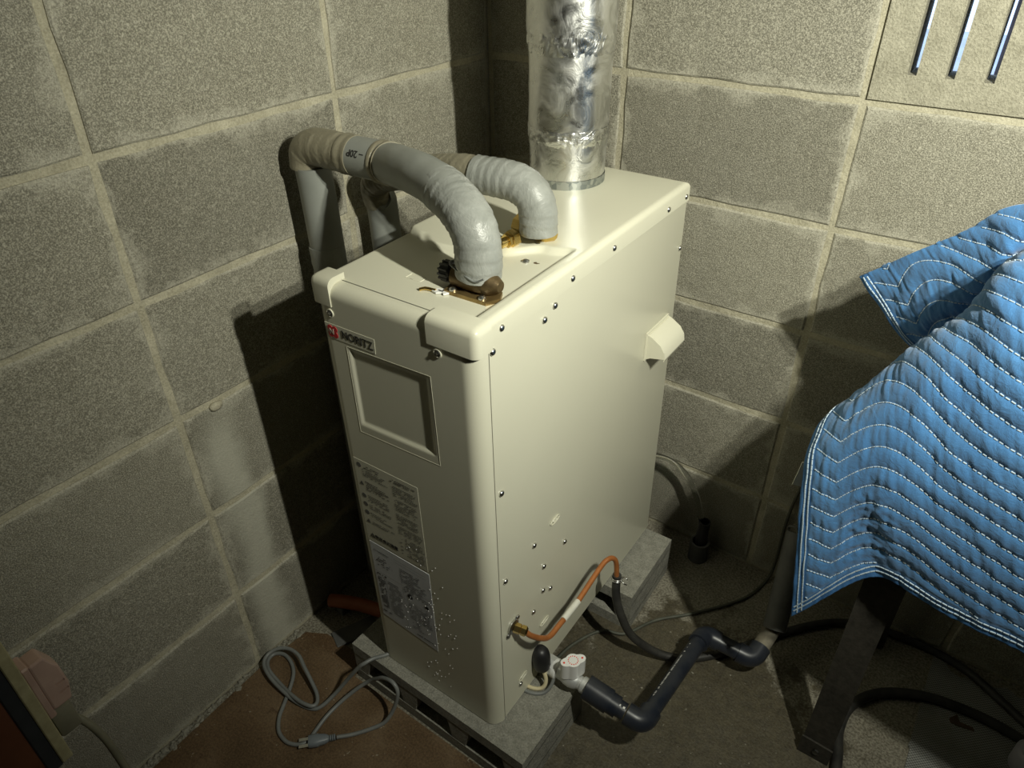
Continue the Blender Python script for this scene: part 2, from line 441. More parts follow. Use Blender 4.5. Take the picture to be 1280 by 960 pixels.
# outside, seen through the slots
struct(pydata('outside_ground', *box(-6, 10, -8, 9, -.2, -.1), M['outside']))
fence = empty('board_fence', (.752, 1.6, -.1))
for k in range(9):
    bevbox('board', k * .21, k * .21 + .2, -.012, .012, 0, 1.7, .003, M['fence'], fence, 1)
bevbox('rail', 0, 1.88, .012, .05, .4, .5, .004, M['fence'], fence, 1)
tag(fence, 'dark brown board fence outside behind the slotted vent block', 'fence')

me_ = bmesh.new(); bmesh.ops.create_icosphere(me_, subdivisions=2, radius=.009)
for v_ in me_.verts: v_.co = V((v_.co.x * .7, v_.co.y * 1.3, v_.co.z * (1.0 if v_.co.z < 0 else .7))) * (1 + .2 * noise.noise(v_.co * 160))
lump = bpy.data.meshes.new('mortar_lump'); me_.to_mesh(lump); me_.free()
o = link('mortar_lump', lump, M['mortar'], wl, True); o.location = (.0005, -.737, .594)
# rubble strip along the foot of the left wall
b = B(); rr = random.Random(11)
for k in range(520):
    y = rr.uniform(-1.30, -.70); x = abs(rr.gauss(0, .014)) + .001; s = rr.uniform(.0010, .0040) * (1 if rr.random() < .93 else 1.9)
    me = bmesh.new(); bmesh.ops.create_icosphere(me, subdivisions=1, radius=s)
    vv = [V((v.co.x * rr.uniform(.5, 1.5), v.co.y * rr.uniform(.5, 1.5), v.co.z * .6)) + V((x, y, s * .3)) for v in me.verts]; ff = [tuple(q.index for q in f.verts) for f in me.faces]; me.free()
    b.add(vv, ff)
tag(stuff(b.build('rubble', M['grit'])), 'grey crumbled mortar grit along the foot of the left wall', 'rubble')

# brown sheet on the floor in front of the heater
poly = [(.062, -.678), (.176, -.6725), (.177, -.7145), (.70, -.7145), (.70, -1.7), (.020, -1.7), (.022, -1.1), (.012, -.80), (.022, -.70)]
o = fixnormals(pydata('floor_sheet', *prism(poly, 'z', .0, .004), M['sheet']))
tag(o, 'brown water-stained sheet lying on the floor before the heater', 'floor sheet')

# ------------------------------------------------------------------ hollow blocks under the heater
def hollow_block():
    L, Dp, Ht = .392, .19, .100; b = B()
    b.add(*prism([(-L / 2, 0), (L / 2, 0), (L / 2, .026), (-L / 2, .026)], 'y', -Dp / 2, Dp / 2))
    b.add(*prism([(-L / 2, .074), (L / 2, .074), (L / 2, Ht), (-L / 2, Ht)], 'y', -Dp / 2, Dp / 2))
    for x0, x1, t0, t1 in ((-.196, -.166, -.196, -.152), (-.072, -.044, -.084, -.034), (.044, .072, .034, .084), (.166, .196, .152, .196)):
        b.add(*prism([(x0, .024), (x1, .024), (t1, .076), (t0, .076)], 'y', -Dp / 2 + .0005, Dp / 2 - .0005))
    me = bpy.data.meshes.new('hollow_block'); me.from_pydata(b.v, [], b.f); me.update(); me.materials.append(M['loose_block'])
    return me
hb = hollow_block()
o = link('hollow_block', hb); o.location = (.379, -.6145, 0); o.rotation_euler = (0, 0, math.radians(-.6)); fixnormals(o)
tag(o, 'grey hollow concrete block under the heater front, beside the brown sheet', 'concrete block')
o = link('hollow_block', hb); o.location = (.365, -.222, 0); o.rotation_euler = (0, 0, math.radians(1.0))
tag(o, 'grey hollow concrete block under the heater back, close to the wall', 'concrete block')

# ------------------------------------------------------------------ the water heater
W, D, H = .2628, .5655, .770
HX, HY = W / 2, D / 2
heater = empty('water_heater', (.3732, -.405, .105), (.0112, -.0035, .0047))
tag(heater, 'tall narrow cream oil-fired water heater standing on hollow blocks', 'water heater')
SEAM = -HY + .022
REC = .008
bpy.context.view_layer.update()
def P_(name, v, f, m, parent=heater, ang=None, fix=False):
    o = pydata(name, v, f, m, parent)
    if fix: fixnormals(o)
    if ang: sharp(o, ang)
    return o
# casing: sides and back
bevbox('casing', -HX + .0012, HX - .0012, SEAM + .0030, HY - .0012, 0, H - .012, .004, M['cream'], heater, 2,
       sel=lambda c, d: c.y > 0 and abs(d.z) > .1)
for sx in (-1, 1):
    for sy in (-1, 1):
        latheobj('foot', [(.018, -.0052 - sy * .0029), (.018, .001)], (sx * .09, sy * .235, 0), (0, 0, 1), M['darksteel'], heater, 12)

def smooth01(t): t = max(0, min(1, t)); return t * t * (3 - 2 * t)
def recess_back(x):
    """y of the step at the back of the sunken plumbing area"""
    pts = [(-.14, -.088), (-.096, -.1029), (-.059, -.1212), (-.025, -.1183), (.03, -.085), (.075, -.050), (.12, -.036)]
    for (a, ya), (c, yc) in zip(pts, pts[1:]):
        if x <= c: t = (x - a) / (c - a); return ya + (yc - ya) * smooth01(t)
    return pts[-1][1]
def top_z(x, y):
    e = min(HX - abs(x), HY - y); r = .009
    z = H - (r - math.sqrt(max(0, r * r - (r - e) ** 2)) if e < r else 0)
    inb = smooth01((recess_back(x) - y) / .009) * smooth01((.1125 - x) / .009)
    fr = 1 if y < SEAM + .0 else 1
    # round the inner corner at back right
    cx, cy = .0925, recess_back(.0925) - .02
    return min(z, z - REC * inb if x > -HX + .009 else min(z, H - REC * inb - (H - z)))
NX, NY = 88, 176
v = []; f = []
def dens(n, lo, hi):
    out = []
    for i in range(n + 1):
        t = i / n; out.append(lo + (hi - lo) * t)
    for e in (.0004, .0012, .0026, .005, .009): out += [lo + e, hi - e]
    return sorted(out)
xs = dens(NX, -HX, HX); TY0 = SEAM + .0010
ys = sorted([TY0 + (HY - TY0) * i / NY for i in range(NY + 1)] + [HY - e for e in (.0004, .0012, .0026, .005)])
for y in ys:
    for x in xs: v.append((x, y, top_z(x, y)))
nx = len(xs); ny = len(ys)
for j in range(ny - 1):
    for i in range(nx - 1): f.append((j * nx + i, j * nx + i + 1, (j + 1) * nx + i + 1, (j + 1) * nx + i))
# folded lip down the sides and back
k = len(v); LIP = H - .0305
rim = [(0, j) for j in range(ny)] + [(i, ny - 1) for i in range(1, nx)] + [(nx - 1, j) for j in range(ny - 2, -1, -1)]
for i, j in rim:
    x, y = xs[i], ys[j]; v.append((x, y, LIP))
for a in range(len(rim) - 1):
    (i, j), (i2, j2) = rim[a], rim[a + 1]
    f.append((j * nx + i, j2 * nx + i2, k + a + 1, k + a))
o = P_('top_panel', v, f, M['cream']); fixnormals(o); sharp(o, 50)
# front cover: one pressed sheet swept round the front with rounded corners and a rounded top
R = .022; RT = .016; FT = H - REC
def outline(s):
    """arc length from the left seam -> point, outward normal"""
    q = math.pi * R / 2; fl = W - 2 * R
    if s < q:
        a = s / R; return V((-HX + R - R * math.cos(a), -HY + R - R * math.sin(a), 0)), V((-math.cos(a), -math.sin(a), 0))
    if s < q + fl: return V((-HX + R + s - q, -HY, 0)), V((0, -1, 0))
    a = (s - q - fl) / R; return V((HX - R + R * math.sin(a), -HY + R - R * math.cos(a), 0)), V((math.sin(a), -math.cos(a), 0))
SL = math.pi * R + W - 2 * R
def emboss(x, z):
    # sunken window with sloped walls
    l, r_, bt, tp = -.0785, .0545, .5575 + .035 * (x + .08) * .0, .6815
    bt = .556 + .045 * (x + .0785); tp = .677 + .04 * (x + .0785)
    dd = min(x - l, r_ - x, z - bt, tp - z)
    return -.0026 * smooth01((dd + .002) / .0065)
ss = sorted(set([SL * i / 150 for i in range(151)]))
zs = [0.0, .001] + [.004 + (FT - RT - .004) * i / 300 for i in range(301)]
v = []; f = []; rows = []
for z in zs: rows.append((z, 0.0))
for i in range(1, 9):
    a = math.pi / 2 * i / 8; rows.append((FT - RT + RT * math.sin(a), RT * (1 - math.cos(a))))
for z, ins in rows:
    for s in ss:
        p, n = outline(s); h = 0
        if .54 < z < .70 and abs(p.x) < .11 and n.y < -.99: h = emboss(p.x, z)
        ins2 = ins * (1 if n.y < -.99 else max(.0, -n.y)) if ins else 0
        q = p + n * (h - 0) + V((0, ins2, 0))
        v.append((q.x, q.y, z))
# flat top back to the seam
n_s = len(ss)
for s in ss:
    p, n = outline(s); v.append((p.x, SEAM - .0004, FT))
for j in range(len(rows)):
    for i in range(n_s - 1): f.append((j * n_s + i, j * n_s + i + 1, (j + 1) * n_s + i + 1, (j + 1) * n_s + i))
f.append(tuple(range(n_s - 1, -1, -1)))
front = P_('front_cover', v, f, M['cream'], ang=32)
# hairline edge around the sunken window
yf = -HY
v, f = tube([V(q) for q in ((-.0826, yf, .6805), (-.0835, yf, .5410), (.0615, yf, .5475), (.0595, yf, .6865), (-.0826, yf, .6805))], .0003, 6, False)
pydata('window_outline', v, f, M['cream'], front)
# corner caps
def cap(name, x0, x1):
    left = x0 < 0
    return bevbox(name, x0, x1, -HY - .0014, SEAM + .006, .7335, H + .0005, .0105, M['cream'], heater, 5,
                  sel=lambda c, d: (abs(d.z) > .01 and c.y < -.27 and (c.x < -.1 if left else c.x > .1)) or
                  (c.z > .76 and (abs(d.x) > .01 and c.y < -.27 or abs(d.y) > .01 and (c.x < -.1 if left else c.x > .1))))
cl = cap('corner_cap', -HX - .002, -.0975); cr = cap('corner_cap', .0600, HX + .002)
# recessed cover screws
for x, z in ((-.1024, .7235), (.0747, .7245)):
    v, f = lathe([(.0062, -.0012), (.0062, .0012), (.0050, .0014), (.0047, -.0008)], (x, yf, z), (0, -1, 0), 20)
    s = P_('screw_cup', v, f, M['cream_soft'], ang=30)
    latheobj('screw_head', [(.0040, -.0006), (.0040, .0006), (.0032, .0016), (.0010, .0019)], (x, yf, z), (0, -1, 0), M['darksteel'], s, 14)
    bb = B().add(*box(x - .0026, x + .0026, yf - .0024, yf - .0015, z - .0005, z + .0005)).add(*box(x - .0005, x + .0005, yf - .0024, yf - .0015, z - .0026, z + .0026))
    bb.build('cross_slot', M['steel'], s)
# side screws
side_screws = [(-.2343, .7525), (-.2525, .7299), (-.1442, .72), (-.1203, .7294), (-.0789, .7499), (.0315, .7502), (.2057, .7485), (.2709, .7485),
               (.2698, .6607), (-.2461, .5069), (-.1692, .34), (-.0789, .2689), (-.1418, .2679), (-.1437, .2118), (-.1216, .1957), (-.1722, .1871),
               (-.2446, .3323), (-.2124, .0385)]
scr_v, scr_f = lathe([(.0046, -.002), (.0046, .0004), (.0040, .0016), (.0026, .0024), (.0008, .0026)], (0, 0, 0), (1, 0, 0), 12)
scr_me = bpy.data.meshes.new('screw'); scr_me.from_pydata([tuple(q) for q in scr_v], [], scr_f); scr_me.materials.append(M['steel'])
for p in scr_me.polygons: p.use_smooth = True
for y, z in side_screws:
    o = link('screw', scr_me, None, heater); o.location = (HX, y, z)
# pressed hood high on the side
prof = [(0, .5400), (.004, .5410), (.012, .5385), (.026, .5280), (.034, .5160), (.0365, .5050), (.0345, .4990), (.0330, .4992), (.0345, .5052), (.0315, .5160), (.0245, .5255), (.0115, .5345), (0, .536)]
b = B(); v, f = prism([(HX + a, z) for a, z in prof], 'y', .172, .248); b.add(v, f)
hood = b.build('vent_hood', M['cream_soft'], heater); fixnormals(hood); sharp(hood, 30)
o = P_('hood_flange', *prism([(.168, .5450), (.252, .5450), (.252, .4915), (.168, .4915)], 'x', HX - .001, HX + .0018), M['cream_soft'], hood, fix=True)
P_('hood_cheek', *prism([(HX, .5430), (HX + .010, .5390), (HX + .026, .5285), (HX + .034, .5165), (HX + .0360, .5050), (HX + .010, .4990), (HX, .4930)], 'y', .170, .1725), M['cream_soft'], hood, fix=True)
P_('hood_cheek', *prism([(HX, .5430), (HX + .010, .5390), (HX + .026, .5285), (HX + .034, .5165), (HX + .0360, .5050), (HX + .010, .4990), (HX, .4930)], 'y', .2475, .250), M['cream_soft'], hood, fix=True)
# embossed marks in the side
def ring3(pts, r, name, m=M['cream_soft'], parent=heater):
    path = [V(p) for p in pts] + [V(pts[0]), V(pts[1])]
    v, f = tube(path, r, 6, False); return pydata(name, v, f, m, parent)
for cy, cz, a, bq in ((-.1105, .3455, .013, .0055), (-.205, .052, .012, .0055), (-.139, .128, .013, .005)):
    pts = [(HX, cy + a * math.cos(t) - 0, cz + bq * math.sin(t) * (1 if abs(math.cos(t)) < .8 else .8)) for t in [i * math.pi / 12 for i in range(24)]]
    mk = ring3(pts, .0008, 'embossed_mark')
    ring3([(HX, cy + .45 * a * math.cos(t), cz + .45 * bq * math.sin(t)) for t in [i * math.pi / 8 for i in range(16)]], .0006, 'inner_mark', parent=mk)
# maker's plate
plate = P_('name_plate', *prism([(-.1170, .7070), (-.0285, .7085), (-.0295, .6870), (-.1160, .6852)], 'y', yf - .0004, yf + .001), M['sticker'], fix=True)
me = text_data('NORITZ', .0150, .0); zz = [q.co.x for q in me.vertices]; sx = .0545 / (max(zz) - min(zz))
t_o = link('maker_name', me, M['ink'], plate); t_o.matrix_local = Matrix.Translation((-.0597, yf - .0007, .6968)) @ Matrix.Rotation(math.pi / 2, 4, 'X') @ Matrix.Diagonal((sx, sx * 1.12, 1, 1))
b = B()
for dx, dz in ((-.0042, .0042), (.0042, .0042), (-.0042, -.0042), (.0042, -.0042), (0, 0)):
    b.add(*lathe([(.0046 if dx else .0062, 0), (.0046 if dx else .0062, .0005)], (-.1035 + dx, yf - .0004 - (0 if dx else .00003), .6962 + dz), (0, -1, 0), 20))
lg = b.build('maker_emblem', M['red'], plate)
me = text_data('N', .0115, .0); t_o = link('emblem_letter', me, M['sticker'], lg); t_o.matrix_local = Matrix.Translation((-.1048, yf - .0013, .6962)) @ Matrix.Rotation(math.pi / 2, 4, 'X')
# instruction labels
lab1 = P_('instruction_label', *prism([(-.1105, .4822), (.0138, .4842), (.0143, .3135), (-.1108, .3115)], 'y', yf - .0003, yf + .001), M['sticker'], fix=True)
lab2 = P_('rating_label', *prism([(-.1090, .3095), (.0157, .3085), (.0146, .1180), (-.1077, .1295)], 'y', yf - .00045, yf + .001), M['label_white'], fix=True)
lr = random.Random(5)
def rows_of_print(b, x0, x1, ztop, n, pitch, h, y, ragged=.25, dens=.82, skew=0):
    for k in range(n):
        z = ztop - k * pitch; end = x1 - (x1 - x0) * lr.uniform(0, ragged); x = x0 + lr.uniform(0, .002)
        while x < end:
            w = lr.uniform(.0012, .0042)
            if lr.random() < dens:
                hh = h * lr.uniform(.75, 1.1)
                b.add(*[(lambda q: (q[0], [q[1][0]]))(([(x, y, z - hh / 2), (min(x + w, end), y, z - hh / 2), (min(x + w, end), y, z + hh / 2), (x, y, z + hh / 2)], [(0, 1, 2, 3)]))][0])
            x += w + lr.uniform(.0004, .0012)
y1 = yf - .0006
b = B()
rows_of_print(b, -.092, -.050, .4740, 2, .0042, .0020, y1, .3); rows_of_print(b, -.097, -.046, .4650, 4, .0036, .0016, y1, .2)
for k, (zt, n) in enumerate(((.4420, 5), (.4150, 4), (.3960, 3), (.3780, 3), (.3590, 2))):
    rows_of_print(b, -.094, -.046, zt, n, .0038, .0021 if k == 0 else .0017, y1, .35)
rows_of_print(b, -.040, .010, .4750, 2, .0040, .0022, y1, .3)
for zt, n in ((.4630, 6), (.4380, 7), (.4080, 6), (.3830, 5)): rows_of_print(b, -.037, .0115, zt, n, .0036, .0016, y1, .25)
rows_of_print(b, -.026, .0115, .3610, 11, .0037, .0017, y1, .1); rows_of_print(b, -.038, -.030, .3560, 5, .008, .002, y1, .3)
stuff(b.build('small_print', M['ink_soft'], lab1))
for z in (.4720, .4110, .3935, .3760):          # round prohibition marks
    pydata('prohibition_sign', *lathe([(.0046, 0), (.0046, .0001)], (-.1010, yf - .0004, z), (0, -1, 0), 16), M['ink_soft'], lab1)
for z in (.4370, .3580):                        # warning triangles
    pydata('warning_triangle', [(-.1055, y1, z - .004), (-.0965, y1, z - .004), (-.101, y1, z + .004)], [(0, 1, 2)], M['ink_soft'], lab1)
me = text_data('\u26a0\u7a7a\u3060\u304d\u306b\u6ce8\u610f', .0085, .0002)
xs_ = [q.co.x for q in me.vertices]; sc = .058 / max(.001, max(xs_) - min(xs_))
t_o = link('warning_heading', me, M['ink'], lab1); t_o.matrix_local = Matrix.Translation((-.0735, yf - .0006, .3270)) @ Matrix.Rotation(math.pi / 2, 4, 'X') @ Matrix.Diagonal((sc, sc, 1, 1))
y2 = yf - .0008; b = B()
rows_of_print(b, -.104, -.067, .2930, 1, .004, .0018, y2, .0); rows_of_print(b, -.101, -.066, .2800, 5, .0050, .0020, y2, .1, .6)
rows_of_print(b, -.050, .008, .2810, 8, .0046, .0018, y2, .35)
rows_of_print(b, -.105, -.075, .2370, 1, .004, .0030, y2, .0)
rows_of_print(b, -.104, -.087, .2280, 16, .0048, .0030, y2, .1)
rows_of_print(b, -.083, -.050, .2290, 18, .0046, .0018, y2, .3); rows_of_print(b, -.046, .010, .2440, 4, .0046, .0018, y2, .3)
rows_of_print(b, -.040, .010, .2060, 9, .0047, .0018, y2, .15); rows_of_print(b, -.038, -.010, .1620, 5, .0045, .0016, y2, .3)
rows_of_print(b, -.105, -.085, .1430, 1, .004, .0030, y2, .0); rows_of_print(b, -.030, .008, .1320, 1, .004, .0022, y2, .0)
stuff(b.build('small_print', M['ink'], lab2))
b = B()
for q in ((-.107, .014, .2425, .2421), (-.085, -.0846, .2380, .1450), (-.048, -.0476, .2380, .1350), (-.107, -.085, .2325, .2321), (-.048, .012, .2100, .2096), (-.058, .006, .2905, .2901), (-.058, .006, .2970, .2966)):
    b.add([(q[0], y2, q[3]), (q[1], y2, q[3]), (q[1], y2, q[2]), (q[0], y2, q[2])], [(0, 1, 2, 3)])
b.build('ruled_lines', M['ink_soft'], lab2)
b = B(); pydata('approval_mark', [(-.0335 + .0062 * math.cos(t), y2, .2235 + .0062 * math.sin(t)) for t in [.3 + i * math.pi / 3 for i in range(6)]], [tuple(range(6))], M['ink'], lab2)
pydata('approval_mark', [(.002 + .004 * math.cos(t), y2, .2205 + .004 * math.sin(t)) for t in [i * math.pi / 7 for i in range(14)]], [tuple(range(14))], M['ink'], lab2)
# dried white splashes low on the front
b = B(); sr = random.Random(9)
for k in range(95):
    x = sr.gauss(.018, .022); z = sr.uniform(.03, .36) if k % 3 else sr.uniform(.15, .24)
    if k % 4 == 0: x = sr.uniform(-.06, .02); z = sr.uniform(.13, .24)
    if abs(x) > .1: continue
    b.add(*lathe([(sr.choice((.0006, .0008, .0008, .0011, .0016)), 0), (.0004, .0007)], (x, yf - .0004, z), (0, -1, 0), 6))
stuff(b.build('splash_specks', M['white'], front))

# ---- plumbing fittings on the top
zr = H - REC
def inlet(cx, cy, name, m, body_m, ang, knob):
    """flange plate, horizontal fitting body with hex end, upright socket"""
    fit = P_(name, *prism([(-.034, -.016), (.028, -.016), (.037, .0), (.030, .016), (-.030, .016), (-.037, .004)], 'z', 0, .005), m, fix=True)
    fit.matrix_local = Matrix.Translation((cx, cy, zr)) @ Matrix.Rotation(ang, 4, 'Z')
    latheobj('fitting_body', [(.0120, -.033), (.0155, -.031), (.0155, .016), (.0130, .024), (.0070, .034)], (0, .007, .0165), (1, 0, 0), body_m, fit, 8 if not knob else 18)
    latheobj('upright_socket', [(.016, .010), (.016, .05)], (.008, .007, 0), (0, 0, 1), body_m, fit, 16)
    for sx in (-.024, .019):
        latheobj('bolt_head', [(.0052, .0), (.0050, .0022), (.0030, .0040), (.0008, .0043)], (sx, -.0105, .0048), (0, 0, 1), M['steel'], fit, 12)
    return fit
M['brass_dull'] = noisy('dull_brass', (.22, .15, .06), (.42, .30, .13), .4, 50, .3, .001, .8)
f1 = inlet(.068, -.2015, 'outlet_fitting', M['brass_dull'], M['bronze'], .02, True)
# knurled black relief knob and white retaining clip beside it
b = B(); b.add(*lathe([(.010, 0), (.0118, .002), (.0118, .014), (.009, .016)], (-.036, .007, .0175), (-1, 0, 0), 24))
for k in range(12):
    t = k * math.pi / 6; b.add(*box(-.0515, -.038, .007 + .0118 * math.cos(t) - .0012, .007 + .0118 * math.cos(t) + .0012, .0175 + .0118 * math.sin(t) - .0012, .0175 + .0118 * math.sin(t) + .0012))
b.build('relief_knob', M['rubber'], f1)
clip = P_('retaining_clip', *prism([(-.048, -.022), (-.040, -.024), (-.034, -.019), (-.030, -.022), (-.026, -.016), (-.034, -.010), (-.040, -.012), (-.046, -.014)], 'z', .0008, .0030), M['white'], f1, fix=True)
pydata('clip_slot_shade', *prism([(-.041, -.0185), (-.034, -.0185), (-.034, -.0165), (-.041, -.0165)], 'z', .0025, .0034), M['ink'], clip)  # raised black patch, painted in for the dark inside the clip's hole
tubeobj('bent_tab', [(-.064, -.026, .0015), (-.058, -.022, .003), (-.050, -.020, .0025), (-.044, -.019, .0022)], .0022, M['brass'], f1, 8)
tubeobj('wire_tie', [(-.033, .010, .034), (-.030, -.006, .036), (.0, -.014, .030), (.012, -.013, .026), (.024, -.012, .032)], .0012, M['cord'], f1, 8)
f2 = inlet(.040, -.036, 'inlet_fitting', M['brass'], M['brass'], -.12, False)
b = B(); b.add(*lathe([(.0085, 0), (.0125, .001), (.0125, .012), (.010, .013), (.010, .018)], (.0, .0, .0), (0, -1, 0), 6)); b.add(*lathe([(.0065, .016), (.0065, .030), (.004, .031)], (0, 0, 0), (0, -1, 0), 14))
o = b.build('drain_nut', M['brass'], f2); sharp(o, 30); o.location = (-.004, -.030, .016)
tubeobj('spring_clip', [(-.004, -.050, .020), (-.006, -.058, .010), (-.002, -.064, .004)], .0014, M['steel'], f2, 8)
for x, y in ((.0672, -.0916), (.0760, -.0290)):
    latheobj('screw', [(.0056, 0), (.0052, .0018), (.0030, .0030), (.0008, .0033)], (x, y, zr), (0, 0, 1), M['steel'], heater, 12)
pydata('chipped_hole', *prism([(.0775, -.0880), (.0800, -.0850), (.0815, -.0872), (.0860, -.0865), (.0835, -.0902), (.0790, -.0905)], 'z', zr, zr + .0003), mat('rust_chip', (.085, .052, .020), .85), heater)
ring3([(-.022 + a * .012, -.205 + c * .006, zr) for a, c in ((-1, -1), (0, -1), (1, -1), (1, 0), (1, 1), (0, 1), (-1, 1), (-1, 0))], .0006, 'embossed_mark')

# ---- oil inlet and cable boot on the side
pl = P_('oil_inlet_plate', *lathe([(.013, 0), (.013, .002), (.009, .003)], (HX, -.2300, .2130), (1, 0, 0), 18), M['steel'], ang=30)
for dy, dz in ((-.013, -.009), (.012, .010)):
    latheobj('bolt_head', [(.0048, 0), (.0042, .0022), (.001, .003)], (HX, -.2300 + dy, .2130 + dz), (1, 0, 0), M['steel'], pl, 10)
b = B(); b.add(*lathe([(.0085, .002), (.0085, .012), (.0072, .013), (.0072, .015)], (HX, -.2300, .2130), V((1, .35, -.25)), 6)); b.add(*lathe([(.0085, .014), (.0085, .021), (.0055, .024)], (HX, -.2300, .2130), V((1, .35, -.25)), 6))
o = b.build('flare_nut', M['brass'], pl); sharp(o, 25)
boot = P_('cable_boot', *lathe([(.0135, .030), (.0160, .022), (.0165, .004), (.0150, -.008), (.0105, -.016), (.004, -.019)], (HX + .009, -.1640, .0690), V((.10, .0, -1)), 18), M['rubber'], ang=60)
tubeobj('cream_cable', [(HX + .012, -.166, .045), (HX + .024, -.170, .020), (HX + .022, -.178, .003), (HX + .004, -.187, -.001), (HX - .03, -.19, .002)], .0036, M['creamwire'], boot, 10)
tubeobj('grey_cable', [(HX + .008, -.156, .045), (HX + .033, -.160, .022), (HX + .030, -.180, .0005), (HX + .008, -.196, -.0008), (HX - .03, -.20, .002)], .0032, M['cord'], boot, 10)

# ------------------------------------------------------------------ flue pipe on the heater
fc = heater.matrix_world @ V((-.046, .194, H)); fx, fy, fz = fc
flue = empty('flue_pipe', (fx, fy, fz)); tag(flue, 'vertical round flue pipe wrapped in shiny aluminium foil tape', 'flue pipe')
fr_ = random.Random(2)
def flue_seg(name, z0, z1, r0, r1, m, wr=.006, nz=None, n=64, crump=0):
    nz = nz or max(3, int((z1 - z0) / .004)); v = []; f = []
    for j in range(nz + 1):
        t = j / nz; z = z0 + (z1 - z0) * t; r = r0 + (r1 - r0) * t
        for k in range(n):
            a = 2 * math.pi * k / n
            q = V((math.cos(a) * 3, math.sin(a) * 3, z * 22))
            d = noise.fractal(q, 1.0, 2.0, 3) * wr * .12
            if crump: d += crump * (abs(noise.noise(V((math.cos(a) * 9, math.sin(a) * 9, z * 90)))) ** .7) * math.sin(math.pi * t) + crump * .5 * noise.noise(V((math.cos(a) * 22, math.sin(a) * 22, z * 60)))
            v.append(((r + d) * math.cos(a), (r + d) * math.sin(a), z))
    for j in range(nz):
        for k in range(n): f.append((j * n + k, j * n + (k + 1) % n, (j + 1) * n + (k + 1) % n, (j + 1) * n + k))
    o = pydata(name, v, f, m, flue, True); return o
flue_seg('galvanised_collar', -.004, .013, .0612, .0612, M['galv'], 0, 4)
flue_seg('foil_wrap', .011, .062, .0602, .0610, M['foil'], .006)
flue_seg('foil_wrap', .058, .068, .0618, .0618, M['foil'], .004)
flue_seg('crumpled_foil_band', .064, .088, .0615, .0625, M['foil_crumpled'], .008, 14, 110, .0042)
flue_seg('foil_wrap', .083, .205, .0622, .0632, M['foil'], .008)
flue_seg('crumpled_foil_band', .192, .226, .0632, .0652, M['foil_crumpled'], .02, 16, 110, .0030)
flue_seg('foil_wrap', .218, .276, .0655, .0660, M['foil'], .014)
flue_seg('crumpled_foil_band', .270, .300, .0655, .0665, M['foil_crumpled'], .02, 16, 110, .0032)
flue_seg('foil_wrap', .296, ROOM_Z - fz, .0640, .0645, M['foil'], .010, 90)

# ------------------------------------------------------------------ insulated water pipes
def wrapped(s0, amp, pitch):
    def rf(s, th):
        q = (s / pitch + th / (2 * math.pi)) % 1.0
        return 1 + amp * (q - .5) + .03 * noise.noise(V((s * 38, math.cos(th) * 1.4, math.sin(th) * 1.4 + s0))) + .014 * noise.noise(V((s * 130, math.cos(th) * 3, math.sin(th) * 3 + s0)))
    return rf
p1 = empty('insulated_water_pipe', (.055, -.512, 0)); tag(p1, 'thick grey insulated pipe arching over the heater to the dark bronze fitting', 'pipe')
p2 = empty('insulated_water_pipe', (.055, -.379, 0)); tag(p2, 'grey tape-wrapped pipe dropping to the bright brass fitting near the flue', 'pipe')
def rel(o, pts): return [V(p) - o.location for p in pts]
A1 = [(.055, -.507, 0.0), (.055, -.507, .3), (.055, -.508, .7), (.055, -.511, .88), (.055, -.5125, .928)]
tubeobj('riser', rel(p1, A1), .0270, M['pipe_grey'], p1, 28, .01, rf=lambda s, th: 1 + .02 * noise.noise(V((s * 12, math.cos(th), math.sin(th)))))
tubeobj('riser_joint', rel(p1, [(.055, -.5095, .745), (.055, -.5100, .77), (.055, -.5105, .80)]), .0280, M['tape'], p1, 28, .004, rf=wrapped(3, .03, .02))
tubeobj('taped_elbow', rel(p1, [(.046, -.513, .925), (.049, -.513, .944), (.064, -.513, .955), (.095, -.513, .958), (.140, -.513, .958)]), .0272, M['tape_beige'], p1, 30, .0025, rf=wrapped(1, .03, .017))
tubeobj('pipe_collar', rel(p1, [(.134, -.513, .958), (.145, -.513, .958), (.156, -.513, .958)]), .0284, M['tape_beige'], p1, 30, .0025, rf=lambda s, th: 1 + .02 * math.sin(s * 400))
band = tubeobj('printed_band', rel(p1, [(.152, -.513, .958), (.18, -.513, .958), (.208, -.513, .9585)]), .0278, M['pipe_grey'], p1, 36, .004)
tubeobj('pipe_collar', rel(p1, [(.202, -.513, .958), (.213, -.5135, .9585), (.224, -.517, .9595)]), .0290, M['tape_beige'], p1, 30, .0025, rf=lambda s, th: 1 + .03 * math.sin(s * 300 + .4))
tubeobj('sleeve', rel(p1, [(.212, -.5135, .9585), (.235, -.522, .962), (.270, -.5375, .967), (.320, -.5575, .971), (.372, -.578, .969), (.392, -.586, .964)]), .0276, M['pipe_grey'], p1, 30, .003, rf=lambda s, th: 1 + .025 * noise.noise(V((s * 40, math.cos(th) * 2, math.sin(th) * 2))))
tubeobj('taped_elbow', rel(p1, [(.362, -.574, .9695), (.392, -.586, .964), (.418, -.5955, .953), (.4335, -.601, .936), (.4375, -.602, .915), (.4365, -.6015, .886)]), .0285, M['tape'], p1, 34, .002, rf=wrapped(5, .035, .014))
